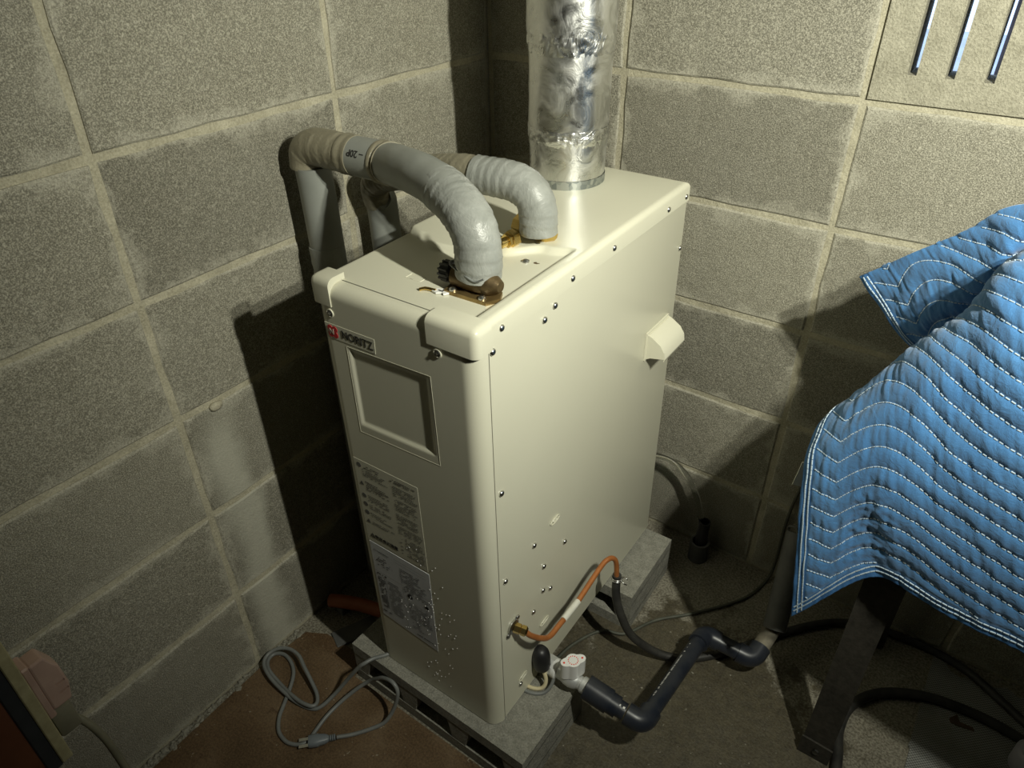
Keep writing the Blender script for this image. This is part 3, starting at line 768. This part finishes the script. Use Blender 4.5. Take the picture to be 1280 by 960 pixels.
# print round the band, reading upside down from the front
me = text_data('\u2013 20P', .0135, .0002, .0001)
rr_ = .0278 + .0003
axd = V((-1, 0, 0)); c0 = V((.178, -.5130, .9580)) - p1.location
for q in me.vertices:
    th = math.radians(62) + q.co.y / rr_            # 0 = straight up, positive towards the viewer
    q.co = c0 + axd * (q.co.x) + (V((0, 0, 1)) * math.cos(th) + V((0, -1, 0)) * math.sin(th)) * (rr_ + q.co.z)
link('pipe_print', me, M['ink'], band)
A2 = [(.055, -.376, 0), (.055, -.376, .4), (.055, -.378, .80), (.057, -.388, .842)]
tubeobj('riser', rel(p2, A2), .0262, M['pipe_grey'], p2, 26, .01)
tubeobj('taped_run', rel(p2, [(.052, -.384, .832), (.062, -.396, .866), (.10, -.410, .890), (.19, -.435, .920), (.29, -.457, .945), (.352, -.4615, .951)]), .0240, M['tape_beige'], p2, 28, .0025, rf=wrapped(2, .035, .014))
tubeobj('taped_elbow', rel(p2, [(.330, -.4625, .950), (.365, -.461, .951), (.395, -.4597, .949), (.416, -.4587, .938), (.4255, -.458, .918), (.4265, -.4578, .888)]), .0255, M['tape'], p2, 32, .002, rf=wrapped(8, .04, .013))

# ------------------------------------------------------------------ copper oil pipe and hose
MW = heater.matrix_world.copy()
cp = [MW @ V(p) for p in ((.150, -.2235, .2080), (.1560, -.2170, .1950), (.1630, -.1980, .1720), (.1665, -.1780, .1570), (.1664, -.1459, .1536), (.1664, -.0944, .1511), (.1664, -.0129, .1646), (.170, .0100, .1680), (.1750, .0220, .1620), (.1790, .0270, .1450), (.1812, .0290, .1010))]
oil = empty('oil_pipe', cp[0]); tag(oil, 'orange copper oil pipe bent along the heater side', 'pipe')
tubeobj('copper_tube', rel(oil, cp), .0047, M['copper'], oil, 14, .002)
a, c_ = MW @ V((.1664, -.135, .1532)), MW @ V((.1664, -.088, .1513))
tubeobj('paper_sleeve', rel(oil, [a, (a + c_) / 2, c_]), .0056, M['tag'], oil, 14, .004)
hs = cp[-1]
hose = empty('rubber_hose', hs); tag(hose, 'black rubber oil hose clamped to the copper pipe, trailing to the wall', 'hose')
hp = [hs + V((0, .0005, .014)), hs, (.560, -.384, .175), (.575, -.385, .130), (.597, -.374, .075), (.637, -.346, .026), (.680, -.320, .0095), (.722, -.284, .0085), (.770, -.225, .0085), (.83, -.140, .0085),
      (.889, -.072, .0085), (.955, -.030, .0085), (1.03, -.018, .0085), (1.09, -.018, .009), (1.147, -.033, .0125), (1.20, -.062, .0125), (1.246, -.090, .0125), (1.34, -.15, .0125), (1.46, -.20, .0125)]
tubeobj('hose_tube', rel(hose, hp), .0080, M['hose'], hose, 14, .006)
cb = B()
for k in (-1, 1):
    path = [V((.0093 * math.cos(t), .0093 * math.sin(t), .006 + k * .0022)) for t in [i * 2 * math.pi / 20 for i in range(22)]]
    cb.add(*tube(path, .0013, 8))
cb.add(*tube([V((.008, .004, .008)), V((.014, .006, .012)), V((.020, .004, .010))], .0012, 8)); cb.add(*tube([V((.008, .001, .004)), V((.016, .000, .000)), V((.019, .004, -.004))], .0012, 8))
o = cb.build('hose_clamp', M['steel'], hose, True)
h2 = [(1.002, -.52, .0095), (.998, -.42, .0095), (.988, -.345, .0095), (.976, -.290, .0095), (.984, -.226, .0095), (1.029, -.166, .0095), (1.119, -.128, .0125), (1.247, -.130, .0125), (1.36, -.20, .0125), (1.5, -.30, .0125)]
o = tubeobj('rubber_hose', h2, .0092, M['hose'], None, 14, .006); tag(o, 'black rubber hose looping over the grey mat beside the table leg', 'hose')

# ------------------------------------------------------------------ drain valve and dark plastic pipe
yv, zv = -.5525, .134
valve = empty('drain_valve', (.503, yv, zv)); tag(valve, 'small chrome ball valve with white handle beside the heater foot', 'valve')
Xa = (1, 0, 0)
latheobj('inlet_stub', [(.0075, -.035), (.0075, .004)], (0, 0, 0), Xa, M['brass'], valve, 14)
latheobj('white_ring', [(.0150, 0), (.0165, .002), (.0165, .012), (.015, .014)], (0, 0, 0), Xa, M['white'], valve, 20)
latheobj('union_nut', [(.0165, .013), (.0180, .015), (.0180, .028), (.0150, .031)], (0, 0, 0), Xa, M['satin'], valve, 8, 25)
latheobj('white_ring', [(.0170, .029), (.0178, .031), (.0178, .037), (.0160, .039)], (0, 0, 0), Xa, M['white'], valve, 20)
latheobj('valve_body', [(.0135, .037), (.0140, .050), (.0160, .056), (.0170, .066), (.0150, .076), (.0120, .080), (.0120, .086), (.0145, .087), (.0145, .096), (.010, .098)], (0, 0, 0), Xa, M['satin'], valve, 18, 30)
latheobj('stem', [(.006, 0), (.006, .020)], (.066, 0, .006), (0, 0, 1), M['satin'], valve, 12)
def lens_poly(cx, cy, rc, rl, L, ang):
    pts = []
    for i in range(40):
        t = 2 * math.pi * i / 40; r = rc
        a, b_ = math.cos(t), math.sin(t)
        q = max(0, (abs(a) - .72) / .28); r = rc + (L - rc) * q ** 1.6
        x, y = r * a, min(max(r * b_, -rc), rc)
        pts.append((cx + x * math.cos(ang) - y * math.sin(ang), cy + x * math.sin(ang) + y * math.cos(ang)))
    return pts
b = B(); b.add(*prism(lens_poly(.066, 0, .0130, .006, .0225, math.radians(52)), 'z', .014, .050))
hd = b.build('handle', M['white'], valve); fixnormals(hd); sharp(hd, 40)
b = B(); ca, sa = math.cos(math.radians(52)), math.sin(math.radians(52))
for d in (-.0165, .0165): b.add(*lathe([(.0019, 0), (.0019, .0003)], (.066 + d * ca, d * sa, .0500), (0, 0, 1), 12))
for k in range(14):
    t = 2 * math.pi * k / 14; b.add(*box(.066 + .0082 * math.cos(t) - .0009, .066 + .0082 * math.cos(t) + .0009, .0082 * math.sin(t) - .0009, .0082 * math.sin(t) + .0009, .0500, .0503))
b.build('handle_print', mat('red_print', (.75, .07, .05), .5), hd)
dp = empty('drain_pipe', (.60, yv, 0)); tag(dp, 'dark blue plastic drain pipe with elbows lying past the heater', 'pipe')
e1, e2, e3 = V((.702, -.545, .112)), V((.709, -.290, .074)), V((.803, -.276, .055))
def seg(name, a, b_, r, m=M['hivp'], parent=dp, n=18): return tubeobj(name, rel(parent, [a, (V(a) + V(b_)) / 2, b_]), r, m, parent, n, .02)
v0 = V((.597, yv, zv))
dx = (e1 - v0).normalized()
seg('valve_socket', v0, v0 + dx * .046, .0212); seg('pipe_socket', v0 + dx * .043, v0 + dx * .062, .0185)
seg('pipe', v0 + dx * .055, v0 + dx * .075, .0150)
def elbow(c, d0, d1, r, m=M['hivp'], L=.030, z=.018):
    path = [c + d0 * L, c + d0 * z]
    for i in range(1, 8):
        t = i / 8; path.append(c + d0 * z * (1 - t) ** 2 + d1 * z * t * t)
    path += [c + d1 * z, c + d1 * L]
    o = tubeobj('elbow', rel(dp, path), r, m, dp, 20, raw=True); return o
d12 = (e2 - e1).normalized(); d23 = (e3 - e2).normalized()
elbow(e1, -dx, d12, .0192); run = seg('pipe', e1 + d12 * .024, e2 - d12 * .022, .0150, n=20); elbow(e2, -d12, d23, .0192)
tn = V((.811, -.215, .074)); d3 = (tn - e3).normalized()
seg('pipe', e2 + d23 * .024, e3 - d23 * .02, .0160); elbow(e3, -d23, d3, .0192)
seg('dusty_pipe', e3 + d3 * .018, tn + d3 * .03, .0158, M['dusty'])
# stencilled print along the pipe
b = B(); L = (e2 - e1).length; up = V((-.55, 0, .83)).normalized(); side = d12.cross(up).normalized(); s = .055; pr = random.Random(4)
for words in (4, -1, 2, -1, 11, -1, 14, -2, 1, -2, 1, -2, 1):
    if words < 0: s += .0042 * -words; continue
    for k in range(words):
        w = .0026; h = .0042
        for g in range(2):
            if pr.random() < .85:
                a0 = e1 + d12 * (s + g * .0013) + up * .01525 - dp.location; hh = h * pr.uniform(.5, 1)
                b.add([a0 - side * hh / 2, a0 + d12 * .0009 - side * hh / 2, a0 + d12 * .0009 + side * hh / 2, a0 + side * hh / 2], [(0, 1, 2, 3)])
        s += .0034
        if s > L - .03: break
b.build('pipe_print', M['white'], run)
for k in (.066, .074):
    q = v0 + dx * k + V((0, -.004, .0163)); bb = B().add(*box(-.0018, .0018, -.002, .002, -.0008, .0006)); o = bb.build('print_mark', M['white'], dp); o.location = q - dp.location

# grey conduit leaning at the back, seen past the blanket
ca_, cb_ = V((.817, -.216, .092)), V((.795, -.098, .235))
cd = empty('grey_conduit', ca_); tag(cd, 'dark grey conduit sleeve leaning by the wall behind the blue blanket', 'conduit')
dcd = (cb_ - ca_).normalized(); lcd = (cb_ - ca_).length
latheobj('conduit_tube', [(.0178, lcd - .01), (.0178, 0), (.0215, 0), (.0215, lcd)], (0, 0, 0), dcd, M['greypvc'], cd, 24)
tubeobj('wire_hook', rel(cd, [cb_ + V((-.012, -.01, .0)), cb_ + V((-.018, -.012, .018)), cb_ + V((-.004, -.016, .026)), cb_ + V((.008, -.02, .012))]), .0016, M['greypvc'], cd, 8)

# pipe stub in the floor by the wall, clear tube
st = empty('floor_stub', (.598, -.046, 0)); tag(st, 'black pipe stub standing in a grey socket on the floor by the back wall', 'pipe stub')
b = B(); n = 22
def hollow(r0, r1, z0, z1): return [(r0, z0), (r0, z1), (r1, z1), (r1, z0 + .004)]
o = latheobj('socket', hollow(.0215, .0168, 0, .052), (0, 0, 0), (0, 0, 1), M['greypvc'], st, 22)
o = latheobj('stub_pipe', hollow(.0128, .0100, .004, .112), (0, 0, 0), (.02, .02, 1), M['rubber'], st, 22)
tb = [(.44, -.060, .235), (.475, -.052, .245), (.51, -.046, .240), (.545, -.044, .215), (.568, -.045, .180), (.585, -.047, .140), (.594, -.047, .105), (.597, -.046, .06)]
o = tubeobj('clear_tube', tb, .0062, M['clear'], None, 12, .004); tag(o, 'thin clear drain tube curving from behind the heater into the floor stub', 'tube')
th = [(.479, -.470, .006), (.490, -.410, .006), (.520, -.350, .006), (.563, -.328, .0055), (.600, -.262, .0055), (.661, -.196, .0055), (.728, -.105, .0055), (.752, -.025, .006), (.757, -.010, .06), (.756, -.0085, .16), (.764, -.0085, .26), (.790, -.0085, .36), (.84, -.0085, .5)]
o = tubeobj('thin_cable', th, .0032, noisy('dull_green_cable', (.055, .06, .045), (.10, .105, .08), .6, 40, 0), None, 10, .005)
tag(o, 'thin dull green cable running over the floor and up the back wall', 'cable')

# ------------------------------------------------------------------ power cord with plug
pc = empty('power_cord', (.236, -.823, .004)); tag(pc, 'coiled grey power cord with moulded plug lying on the brown sheet', 'power cord')
cord = [(0.270, -0.660, 0.1045), (0.254, -0.6913, 0.1045), (0.241, -0.7093, 0.1045), (0.2334, -0.7265, 0.103), (0.2231, -0.734, 0.09), (0.2007, -0.7491, 0.05), (0.1862, -0.7692, 0.022), (0.1777, -0.7957, 0.01), (0.1666, -0.8098, 0.008), (0.1364, -0.8179, 0.009),
        (0.0993, -0.8198, 0.014), (0.0564, -0.816, 0.018), (0.0236, -0.8048, 0.018), (0.0128, -0.7878, 0.02), (0.0203, -0.7682, 0.024), (0.0407, -0.7557, 0.026), (0.0691, -0.7553, 0.028), (0.0974, -0.7659, 0.028), (0.1287, -0.7769, 0.022),
        (0.1541, -0.787, 0.016), (0.1684, -0.7993, 0.016), (0.1672, -0.8103, 0.018), (0.1473, -0.8161, 0.018), (0.1211, -0.8165, 0.0165), (0.0816, -0.8114, 0.009), (0.0362, -0.8039, 0.008), (0.0156, -0.7911, 0.008), (0.0136, -0.7735, 0.008),
        (0.0301, -0.7631, 0.008), (0.0562, -0.767, 0.008), (0.0796, -0.781, 0.008), (0.0981, -0.8057, 0.0075), (0.1142, -0.8328, 0.008), (0.1291, -0.8574, 0.008), (0.1494, -0.8752, 0.008), (0.1708, -0.8803, 0.008), (0.1863, -0.8779, 0.008),
        (0.2013, -0.8688, 0.008), (0.2068, -0.855, 0.008), (0.2036, -0.8371, 0.008), (0.2012, -0.8068, 0.012), (0.2050, -0.7740, 0.018), (0.2190, -0.7450, 0.034), (0.2387, -0.726, 0.0543), (0.2589, -0.7235, 0.0755), (0.2776, -0.7225, 0.0920),
        (0.3024, -0.7240, 0.1010), (0.3144, -0.7270, 0.0850), (0.3090, -0.7370, 0.0450), (0.300, -0.7550, 0.0180), (0.2838, -0.7764, 0.0095), (0.264, -0.8021, 0.008), (0.2453, -0.8233, 0.0105)]
tubeobj('cord', rel(pc, cord), .0037, M['cord'], pc, 10, .0035)
pa, pb = V((.212, -.8590, .0130)), V((.2453, -.8233, .0115)); pd = (pb - pa).normalized(); ps = V((0, 0, 1)).cross(pd).normalized()
def along(a, profile, m, name, parent=pc):
    v = []; f = []
    for d, wd, ht in profile:
        c = a + pd * d - parent.location
        for k in range(12):
            t = 2 * math.pi * k / 12; q = 3.0
            cx = math.copysign(abs(math.cos(t)) ** (2 / q), math.cos(t)); sz = math.copysign(abs(math.sin(t)) ** (2 / q), math.sin(t))
            v.append(c + ps * cx * wd + V((0, 0, 1)) * sz * ht)
    n = len(profile)
    for i in range(n - 1):
        for k in range(12): f.append((i * 12 + k, i * 12 + (k + 1) % 12, (i + 1) * 12 + (k + 1) % 12, (i + 1) * 12 + k))
    f.append(tuple(range(11, -1, -1))); f.append(tuple((n - 1) * 12 + k for k in range(12)))
    o = pydata(name, v, f, m, parent); fixnormals(o); sharp(o, 40); return o
pg = along(pa, [(0, .0105, .0078), (.001, .0112, .0084), (.016, .0112, .0084), (.020, .0095, .0078), (.028, .0085, .0070), (.034, .0060, .0055)], M['plug'], 'plug')
for k in range(4): along(pa + pd * (.034 + k * .0035), [(0, .0052, .0048), (.0022, .0052, .0048)], M['plug'], 'strain_relief', pc)
for s in (-1, 1):
    q = pa + ps * s * .0062 - pc.location; v, f = prism([(-.0028, -.0006), (.0028, -.0006), (.0028, .0006), (-.0028, .0006)], 'y', -.017, 0)
    o = pydata('prong', v, f, M['steel'], pc); o.location = q; o.rotation_euler = (0, 0, math.atan2(-pd.x, pd.y))

# ------------------------------------------------------------------ odds behind the heater, at the left wall
tb = [(.020, -.625, .026), (.045, -.615, .030), (.09, -.598, .032), (.14, -.585, .031), (.19, -.575, .030)]
o = tubeobj('orange_pipe', tb, .014, M['orange'], None, 18, .006); 
orange = empty('orange_pipe', (.09, -.598, 0)); o.name = 'pipe_body'; o.parent = orange; o.matrix_parent_inverse = Matrix.Translation(-orange.location)
for a, z0 in (((.045, -.615), .018), ((.150, -.583), .018)):
    bevbox('pipe_saddle', a[0] - .010 - .09, a[0] + .010 - .09, a[1] - .012 + .598, a[1] + .012 + .598, 0, z0, .002, M['greypvc'], orange, 1)
tag(orange, 'short orange pipe in the shadow between heater and left wall', 'pipe')
o = bevbox('grey_offcut', -.020, .020, -.045, .045, 0, .006, .001, M['greypvc'], None, 1); o.location = (.105, -.640, .0005); o.rotation_euler = (0, 0, math.radians(-25))
tag(o, 'flat grey plastic offcut on the floor by the left wall', 'offcut')

# ------------------------------------------------------------------ outlet board at the left
ob = empty('outlet_board', (.113, -1.23, 0)); tag(ob, 'red-brown post with pale board and pink socket by the left wall', 'outlet board')
def ol(x0, x1, y0, y1, z0, z1): return x0 - .113, x1 - .113, y0 + 1.23, y1 + 1.23, z0, z1
bevbox('post', *ol(.04, .2255, -1.330, -1.1755, 0, 1.0), .004, M['brownpost'], ob, 2)
bevbox('backing_board', *ol(.02, .2265, -1.1765, -1.1610, .415, .95), .0015, M['boardface'], ob, 1)
bevbox('pale_board', *ol(.02, .2290, -1.1615, -1.1490, .420, .95), .0012, M['plyedge'], ob, 1)
b = bevbox('socket_base', *ol(.200, .2270, -1.150, -1.141, .490, .580), .002, M['pink'], ob, 1)
prof = [(-1.1420, .5790), (-1.1260, .5800), (-1.1170, .5560), (-1.1160, .5250), (-1.1210, .5000), (-1.1420, .5000)]
v, f = prism([(y + 1.23, z) for y, z in prof], 'x', .204 - .113, .2275 - .113); cv = pydata('socket_cover', v, f, M['pink'], ob); fixnormals(cv)
md = cv.modifiers.new('bevel', 'BEVEL'); md.width = .0025; md.segments = 2; md.limit_method = 'ANGLE'
cut = B()
for zz_ in (.533, .519): cut.add(*box(*ol(.2235, .2300, -1.1290, -1.1190, zz_ - .0016, zz_ + .0016)))
cut = cut.build('cutter', M['pink'], ob); fixnormals(cut)
bo = cv.modifiers.new('pockets', 'BOOLEAN'); bo.object = cut; bo.operation = 'DIFFERENCE'; bo.solver = 'EXACT'
dg = bpy.context.evaluated_depsgraph_get(); dg.update(); cut_me = bpy.data.meshes.new_from_object(cv.evaluated_get(dg))
cv.modifiers.clear(); cv.data = cut_me; bpy.data.objects.remove(cut)
for zz_ in (.533, .519): pydata('socket_slot', *box(*ol(.2236, .2240, -1.1288, -1.1192, zz_ - .0014, zz_ + .0014)), M['brass'], cv)
pgb = bevbox('plug_body', *ol(.190, .2240, -1.1485, -1.1240, .448, .492), .004, M['beigeplug'], ob, 2)
tubeobj('plug_cable', [V((.205, -1.130, .458)) - ob.location, V((.212, -1.122, .440)) - ob.location, V((.218, -1.116, .415)) - ob.location, V((.221, -1.112, .37)) - ob.location, V((.222, -1.110, .25)) - ob.location, V((.218, -1.110, .05)) - ob.location, V((.20, -1.13, .006)) - ob.location, V((.12, -1.17, .006)) - ob.location], .0046, M['beigeplug'], pgb, 10, .008)

# ------------------------------------------------------------------ steel table under the blanket
tbx = empty('steel_table', (1.26, -.24, 0)); tag(tbx, 'dark angle-iron table almost hidden under the blue quilted blanket', 'table')
def lp(x, y): return x - 1.26, y + .24
def leg(x, y, sx, sy, zt):
    a, c = lp(x, y); w = .047; t = .005
    poly = [(a, c), (a + sx * w, c), (a + sx * w, c + sy * t), (a + sx * t, c + sy * t), (a + sx * t, c + sy * w * .8), (a, c + sy * w * .8)]
    o = pydata('leg', *prism(poly, 'z', 0, zt), M['angle_iron'], tbx); fixnormals(o)
    p = pydata('foot_plate', *prism([(a - sx * .002, .0), (a + sx * .050, .0), (a + sx * .050, .042), (a - sx * .002, .045)], 'y', c - sy * .0035, c), M['angle_iron'], o)
    latheobj('bolt_head', [(.006, 0), (.006, .003), (.004, .004)], (a + sx * .026, c - sy * .0035, .022), (0, -sy, 0), M['darksteel'], o, 6)
    return o
TZ = .70
leg(.928, -.362, 1, 1, TZ); leg(1.60, -.362, -1, 1, TZ); leg(.951, -.060, 1, -1, TZ); leg(1.60, -.060, -1, -1, TZ)
bevbox('table_top', *(.925 - 1.26, 1.605 - 1.26, -.365 + .24, -.055 + .24, TZ - .004, TZ + .022), .002, M['table'], tbx, 1)

# ------------------------------------------------------------------ blue quilted moving blanket
G = [[(0.79, -0.2, 0.819), (0.846, -0.23, 0.878), (0.894, -0.255, 0.926), (0.947, -0.28, 0.981)],
     [(0.823, -0.205, 0.788), (0.875, -0.245, 0.852), (0.916, -0.275, 0.907), (0.956, -0.3, 0.972)],
     [(0.858, -0.21, 0.756), (0.897, -0.25, 0.816), (0.931, -0.28, 0.882), (0.962, -0.305, 0.959)],
     [(0.898, -0.2, 0.705), (0.925, -0.235, 0.77), (0.948, -0.265, 0.853), (0.972, -0.29, 0.938)],
     [(0.822, -0.31, 0.67), (0.879, -0.33, 0.779), (0.923, -0.35, 0.866), (0.963, -0.37, 0.958)],
     [(0.81, -0.36, 0.63), (0.882, -0.385, 0.743), (0.938, -0.4, 0.839), (0.989, -0.42, 0.914)],
     [(0.819, -0.385, 0.58), (0.893, -0.41, 0.689), (0.954, -0.42, 0.783), (1.015, -0.44, 0.86)],
     [(0.831, -0.395, 0.51), (0.906, -0.415, 0.621), (0.974, -0.43, 0.707), (1.042, -0.445, 0.784)],
     [(0.843, -0.4, 0.44), (0.92, -0.41, 0.553), (1.007, -0.43, 0.61), (1.08, -0.45, 0.673)],
     [(0.856, -0.4, 0.351), (0.935, -0.405, 0.49), (1.035, -0.42, 0.499), (1.136, -0.44, 0.51)]]
G = [[V(p) for p in r] for r in G]
for r in G:
    d = r[3] - r[2]; r.append(r[3] + V((.13, d.y * .6, d.z * .45))); r.append(r[4] + V((.22, 0, .0)))
def cr(a, b_, c, d, t): return .5 * ((2 * b_) + (c - a) * t + (2 * a - 5 * b_ + 4 * c - d) * t * t + (3 * b_ - a - 3 * c + d) * t ** 3)
def curve(ps_, t):
    n = len(ps_) - 1; i = min(int(t), n - 1); u = t - i
    a = ps_[i - 1] if i else ps_[0] * 2 - ps_[1]; d = ps_[i + 2] if i + 2 <= n else ps_[n] * 2 - ps_[n - 1]
    return cr(a, ps_[i], ps_[i + 1], d, u)
def surf(cu, rv): return curve([curve(r, cu) for r in G], rv)
NR, NC = len(G) - 1, len(G[0]) - 1
# arc lengths, so that the quilting keeps its size
def arclen(fn, n, m=60):
    out = [0.0]; p = fn(0)
    for i in range(1, n * m + 1):
        q = fn(i / m); out.append(out[-1] + (q - p).length); p = q
    return out, m
def inv(tab, s):
    lo, hi = 0, len(tab) - 1
    while hi - lo > 1:
        k = (lo + hi) // 2
        if tab[k] <= s: lo = k
        else: hi = k
    d = tab[hi] - tab[lo]; return lo + ((s - tab[lo]) / d if d else 0)
ul, um = arclen(lambda t: surf(t, 6.5), NC); UL = ul[-1]
PER, AMP, SP = .270, .066, .0272
def tri(u):
    x = ((u + .065) / PER) % 1.0       # the seams turn at u = .07 and .205
    return -AMP * .5 * (4 * abs(x - .5) - 1) + .6 * min(u, .205) - .2 * max(0, u - .205)
NU, NV = 250, 420
us = [UL * (i / NU) for i in range(NU + 1)]
cols = []; sl = []                      # points and arc length measured up from the lower hem
for u in us:
    c = inv(ul, u) / um; ctrl = [curve(r, c) for r in G]
    fine_ = [curve(ctrl, NR * k / 600) for k in range(601)]; acc = [0.0]
    for k in range(1, 601): acc.append(acc[-1] + (fine_[k] - fine_[k - 1]).length)
    tot = acc[-1]; col = []
    for j in range(NV + 1):
        q = inv(acc, tot * j / NV); k = min(int(q), 599); col.append(fine_[k].lerp(fine_[k + 1], q - k))
    cols.append(col); sl.append(tot)
def dist_up(i, j): return sl[i] * (1 - j / NV)
def quilt(u, s, tot):
    ph = ((s + tri(u)) / SP) % 1.0; e = min(u, s)
    k = smooth01((e - .024) / .006)
    return (.0031 * (math.sin(math.pi * ph) ** .45)) * k + .0022 * (1 - k)
def wrinkle(u, s):
    w = .005 * noise.noise(V((u * 8, s * 8, 3.1))) + .0016 * noise.noise(V((u * 34, s * 30, 7)))
    g = math.exp(-((u - .115 + (s - .12) * .25) / .030) ** 2) * (1 - smooth01((s - .10) / .14))
    w += -.006 * g                                   # gathered pleat above the raised hem
    w += .0013 * noise.noise(V((u * 120, s * 34, 1)))
    g2 = math.exp(-((u - .12) / .05) ** 2) * math.exp(-((s - .09) / .07) ** 2)
    w += .0030 * g2 * noise.noise(V((u * 70 + s * 60, s * 90 - u * 40, 5)))   # gathers
    return w
pos = []; nor = []
for j in range(NV + 1):
    for i in range(NU + 1):
        du = cols[min(i + 1, NU)][j] - cols[max(i - 1, 0)][j]; dv = cols[i][min(j + 1, NV)] - cols[i][max(j - 1, 0)]
        n = du.cross(dv)
        nor.append(n.normalized() if n.length > 1e-9 else V((0, -1, 0)))
if sum(nor[j * (NU + 1) + 40].dot(V((0, -1, 0))) for j in range(NV * 6 // 10, NV)) < 0: nor = [-n for n in nor]
for j in range(NV + 1):
    for i in range(NU + 1):
        s = dist_up(i, j); pos.append(cols[i][j] + nor[j * (NU + 1) + i] * (quilt(us[i], s, sl[i]) + wrinkle(us[i], s)))
f = []
for j in range(NV):
    for i in range(NU): a = j * (NU + 1) + i; f.append((a, a + 1, a + NU + 2, a + NU + 1))
bl = pydata('quilted_blanket', pos, f, M['blanket'], None, True)
bl.data.materials.append(M['blanket_hem'])
for p in bl.data.polygons:
    i = p.vertices[0] % (NU + 1); j = p.vertices[0] // (NU + 1)
    if min(us[i], dist_up(i, j)) < .0235: p.material_index = 1
fixnormals(bl)
if sum(bl.data.polygons[k].normal.dot(nor[bl.data.polygons[k].vertices[0]]) for k in range(0, len(bl.data.polygons), 501)) < 0: bl.data.flip_normals()
sm = bl.modifiers.new('thickness', 'SOLIDIFY'); sm.thickness = .006; sm.offset = -1
tag(bl, 'blue quilted moving blanket with white zigzag stitching draped over the table', 'blanket')
def bpos(u, s, lift):
    fi = u / UL * NU; i = min(int(fi), NU - 1); a = fi - i; out = []
    for ii in (i, i + 1):
        fj = (1 - s / sl[ii]) * NV
        if not 0 <= fj <= NV: return None, None
        j = min(int(fj), NV - 1); k = j * (NU + 1) + ii; out.append(pos[k].lerp(pos[k + NU + 1], fj - j)); n = nor[k]
    return out[0].lerp(out[1], a) + n * lift, n
def stitch(b, u0, s0, u1, s1, w=.0016, lift=.0012):
    if not (0 <= u0 < UL and 0 <= u1 < UL): return
    a, n = bpos(u0, s0, lift); c, n2 = bpos(u1, s1, lift)
    if n is None or n2 is None: return
    sd = (c - a).cross(n)
    if sd.length < 1e-9: return
    sd = sd.normalized() * w / 2; h = n * .0016
    b.add([a - sd, a + sd, c + sd, c - sd, a - sd - h, a + sd - h, c + sd - h, c - sd - h], [(0, 1, 2, 3), (0, 4, 5, 1), (1, 5, 6, 2), (2, 6, 7, 3), (3, 7, 4, 0)])
b = B(); smax = max(sl)
for k in range(-4, int(smax / SP) + 12):
    u = .026
    while u < UL - .01:
        s0, s1 = k * SP - tri(u), k * SP - tri(u + .0042)
        tot = sl[min(NU, int(u / UL * NU))]
        if .026 < s0 < tot - .003: stitch(b, u, s0, u + .0042, s1, .0010)
        u += .0062
stuff(b.build('quilting_stitches', M['thread'], bl))
b = B()
for off in (.0110, .0195):
    s = .003
    while s < sl[0] - .01: stitch(b, off, s, off, s + .0062, .0014); s += .0072
    u = .004
    while u < UL - .01: stitch(b, u, off, u + .0062, off, .0014); u += .0072
stuff(b.build('hem_stitches', M['thread'], bl))
bb = B().add(*box(-.008, .004, -.001, .001, -.022, .02)); o = bb.build('care_tag', M['tag'], bl); o.location = (.812, -.362, .585); o.rotation_euler = (0, .12, .3)

# ------------------------------------------------------------------ grey mat and jar at the right
mpoly = [(1.087, -.012), (1.105, -.018), (1.118, -.040), (1.140, -.048), (1.150, -.030), (1.18, -.040), (1.215, -.020), (1.235, -.032), (1.255, -.015), (1.54, -.02), (1.54, -.80), (1.089, -.80), (1.088, -.25), (1.084, -.246), (1.086, -.235)]
o = fixnormals(pydata('woven_mat', *prism(mpoly, 'z', .0002, .0034), M['mat'])); tag(o, 'grey woven floor mat with a torn back edge beside the table leg', 'mat')
o = fixnormals(pydata('dead_leaf', *prism([(1.135, -.150), (1.145, -.135), (1.152, -.148), (1.172, -.146), (1.176, -.152), (1.150, -.158), (1.138, -.158)], 'z', .0034, .0052), noisy('dry_leaf', (.05, .03, .018), (.10, .06, .035), .8, 60, .3, .001)))
tag(o, 'small brown dry leaf lying on the grey mat', 'leaf')
jr = empty('plastic_jar', (1.262, -.175, .0034)); tag(jr, 'lavender-grey plastic jar standing on the grey mat', 'jar')
latheobj('jar_body', [(.030, 0), (.032, .003), (.032, .040), (.028, .046), (.024, .048)], (0, 0, 0), (0, 0, 1), M['jar'], jr, 28)
latheobj('jar_lid', [(.026, .047), (.026, .060), (.023, .063), (.010, .064)], (0, 0, 0), (0, 0, 1), M['jar'], jr, 28)
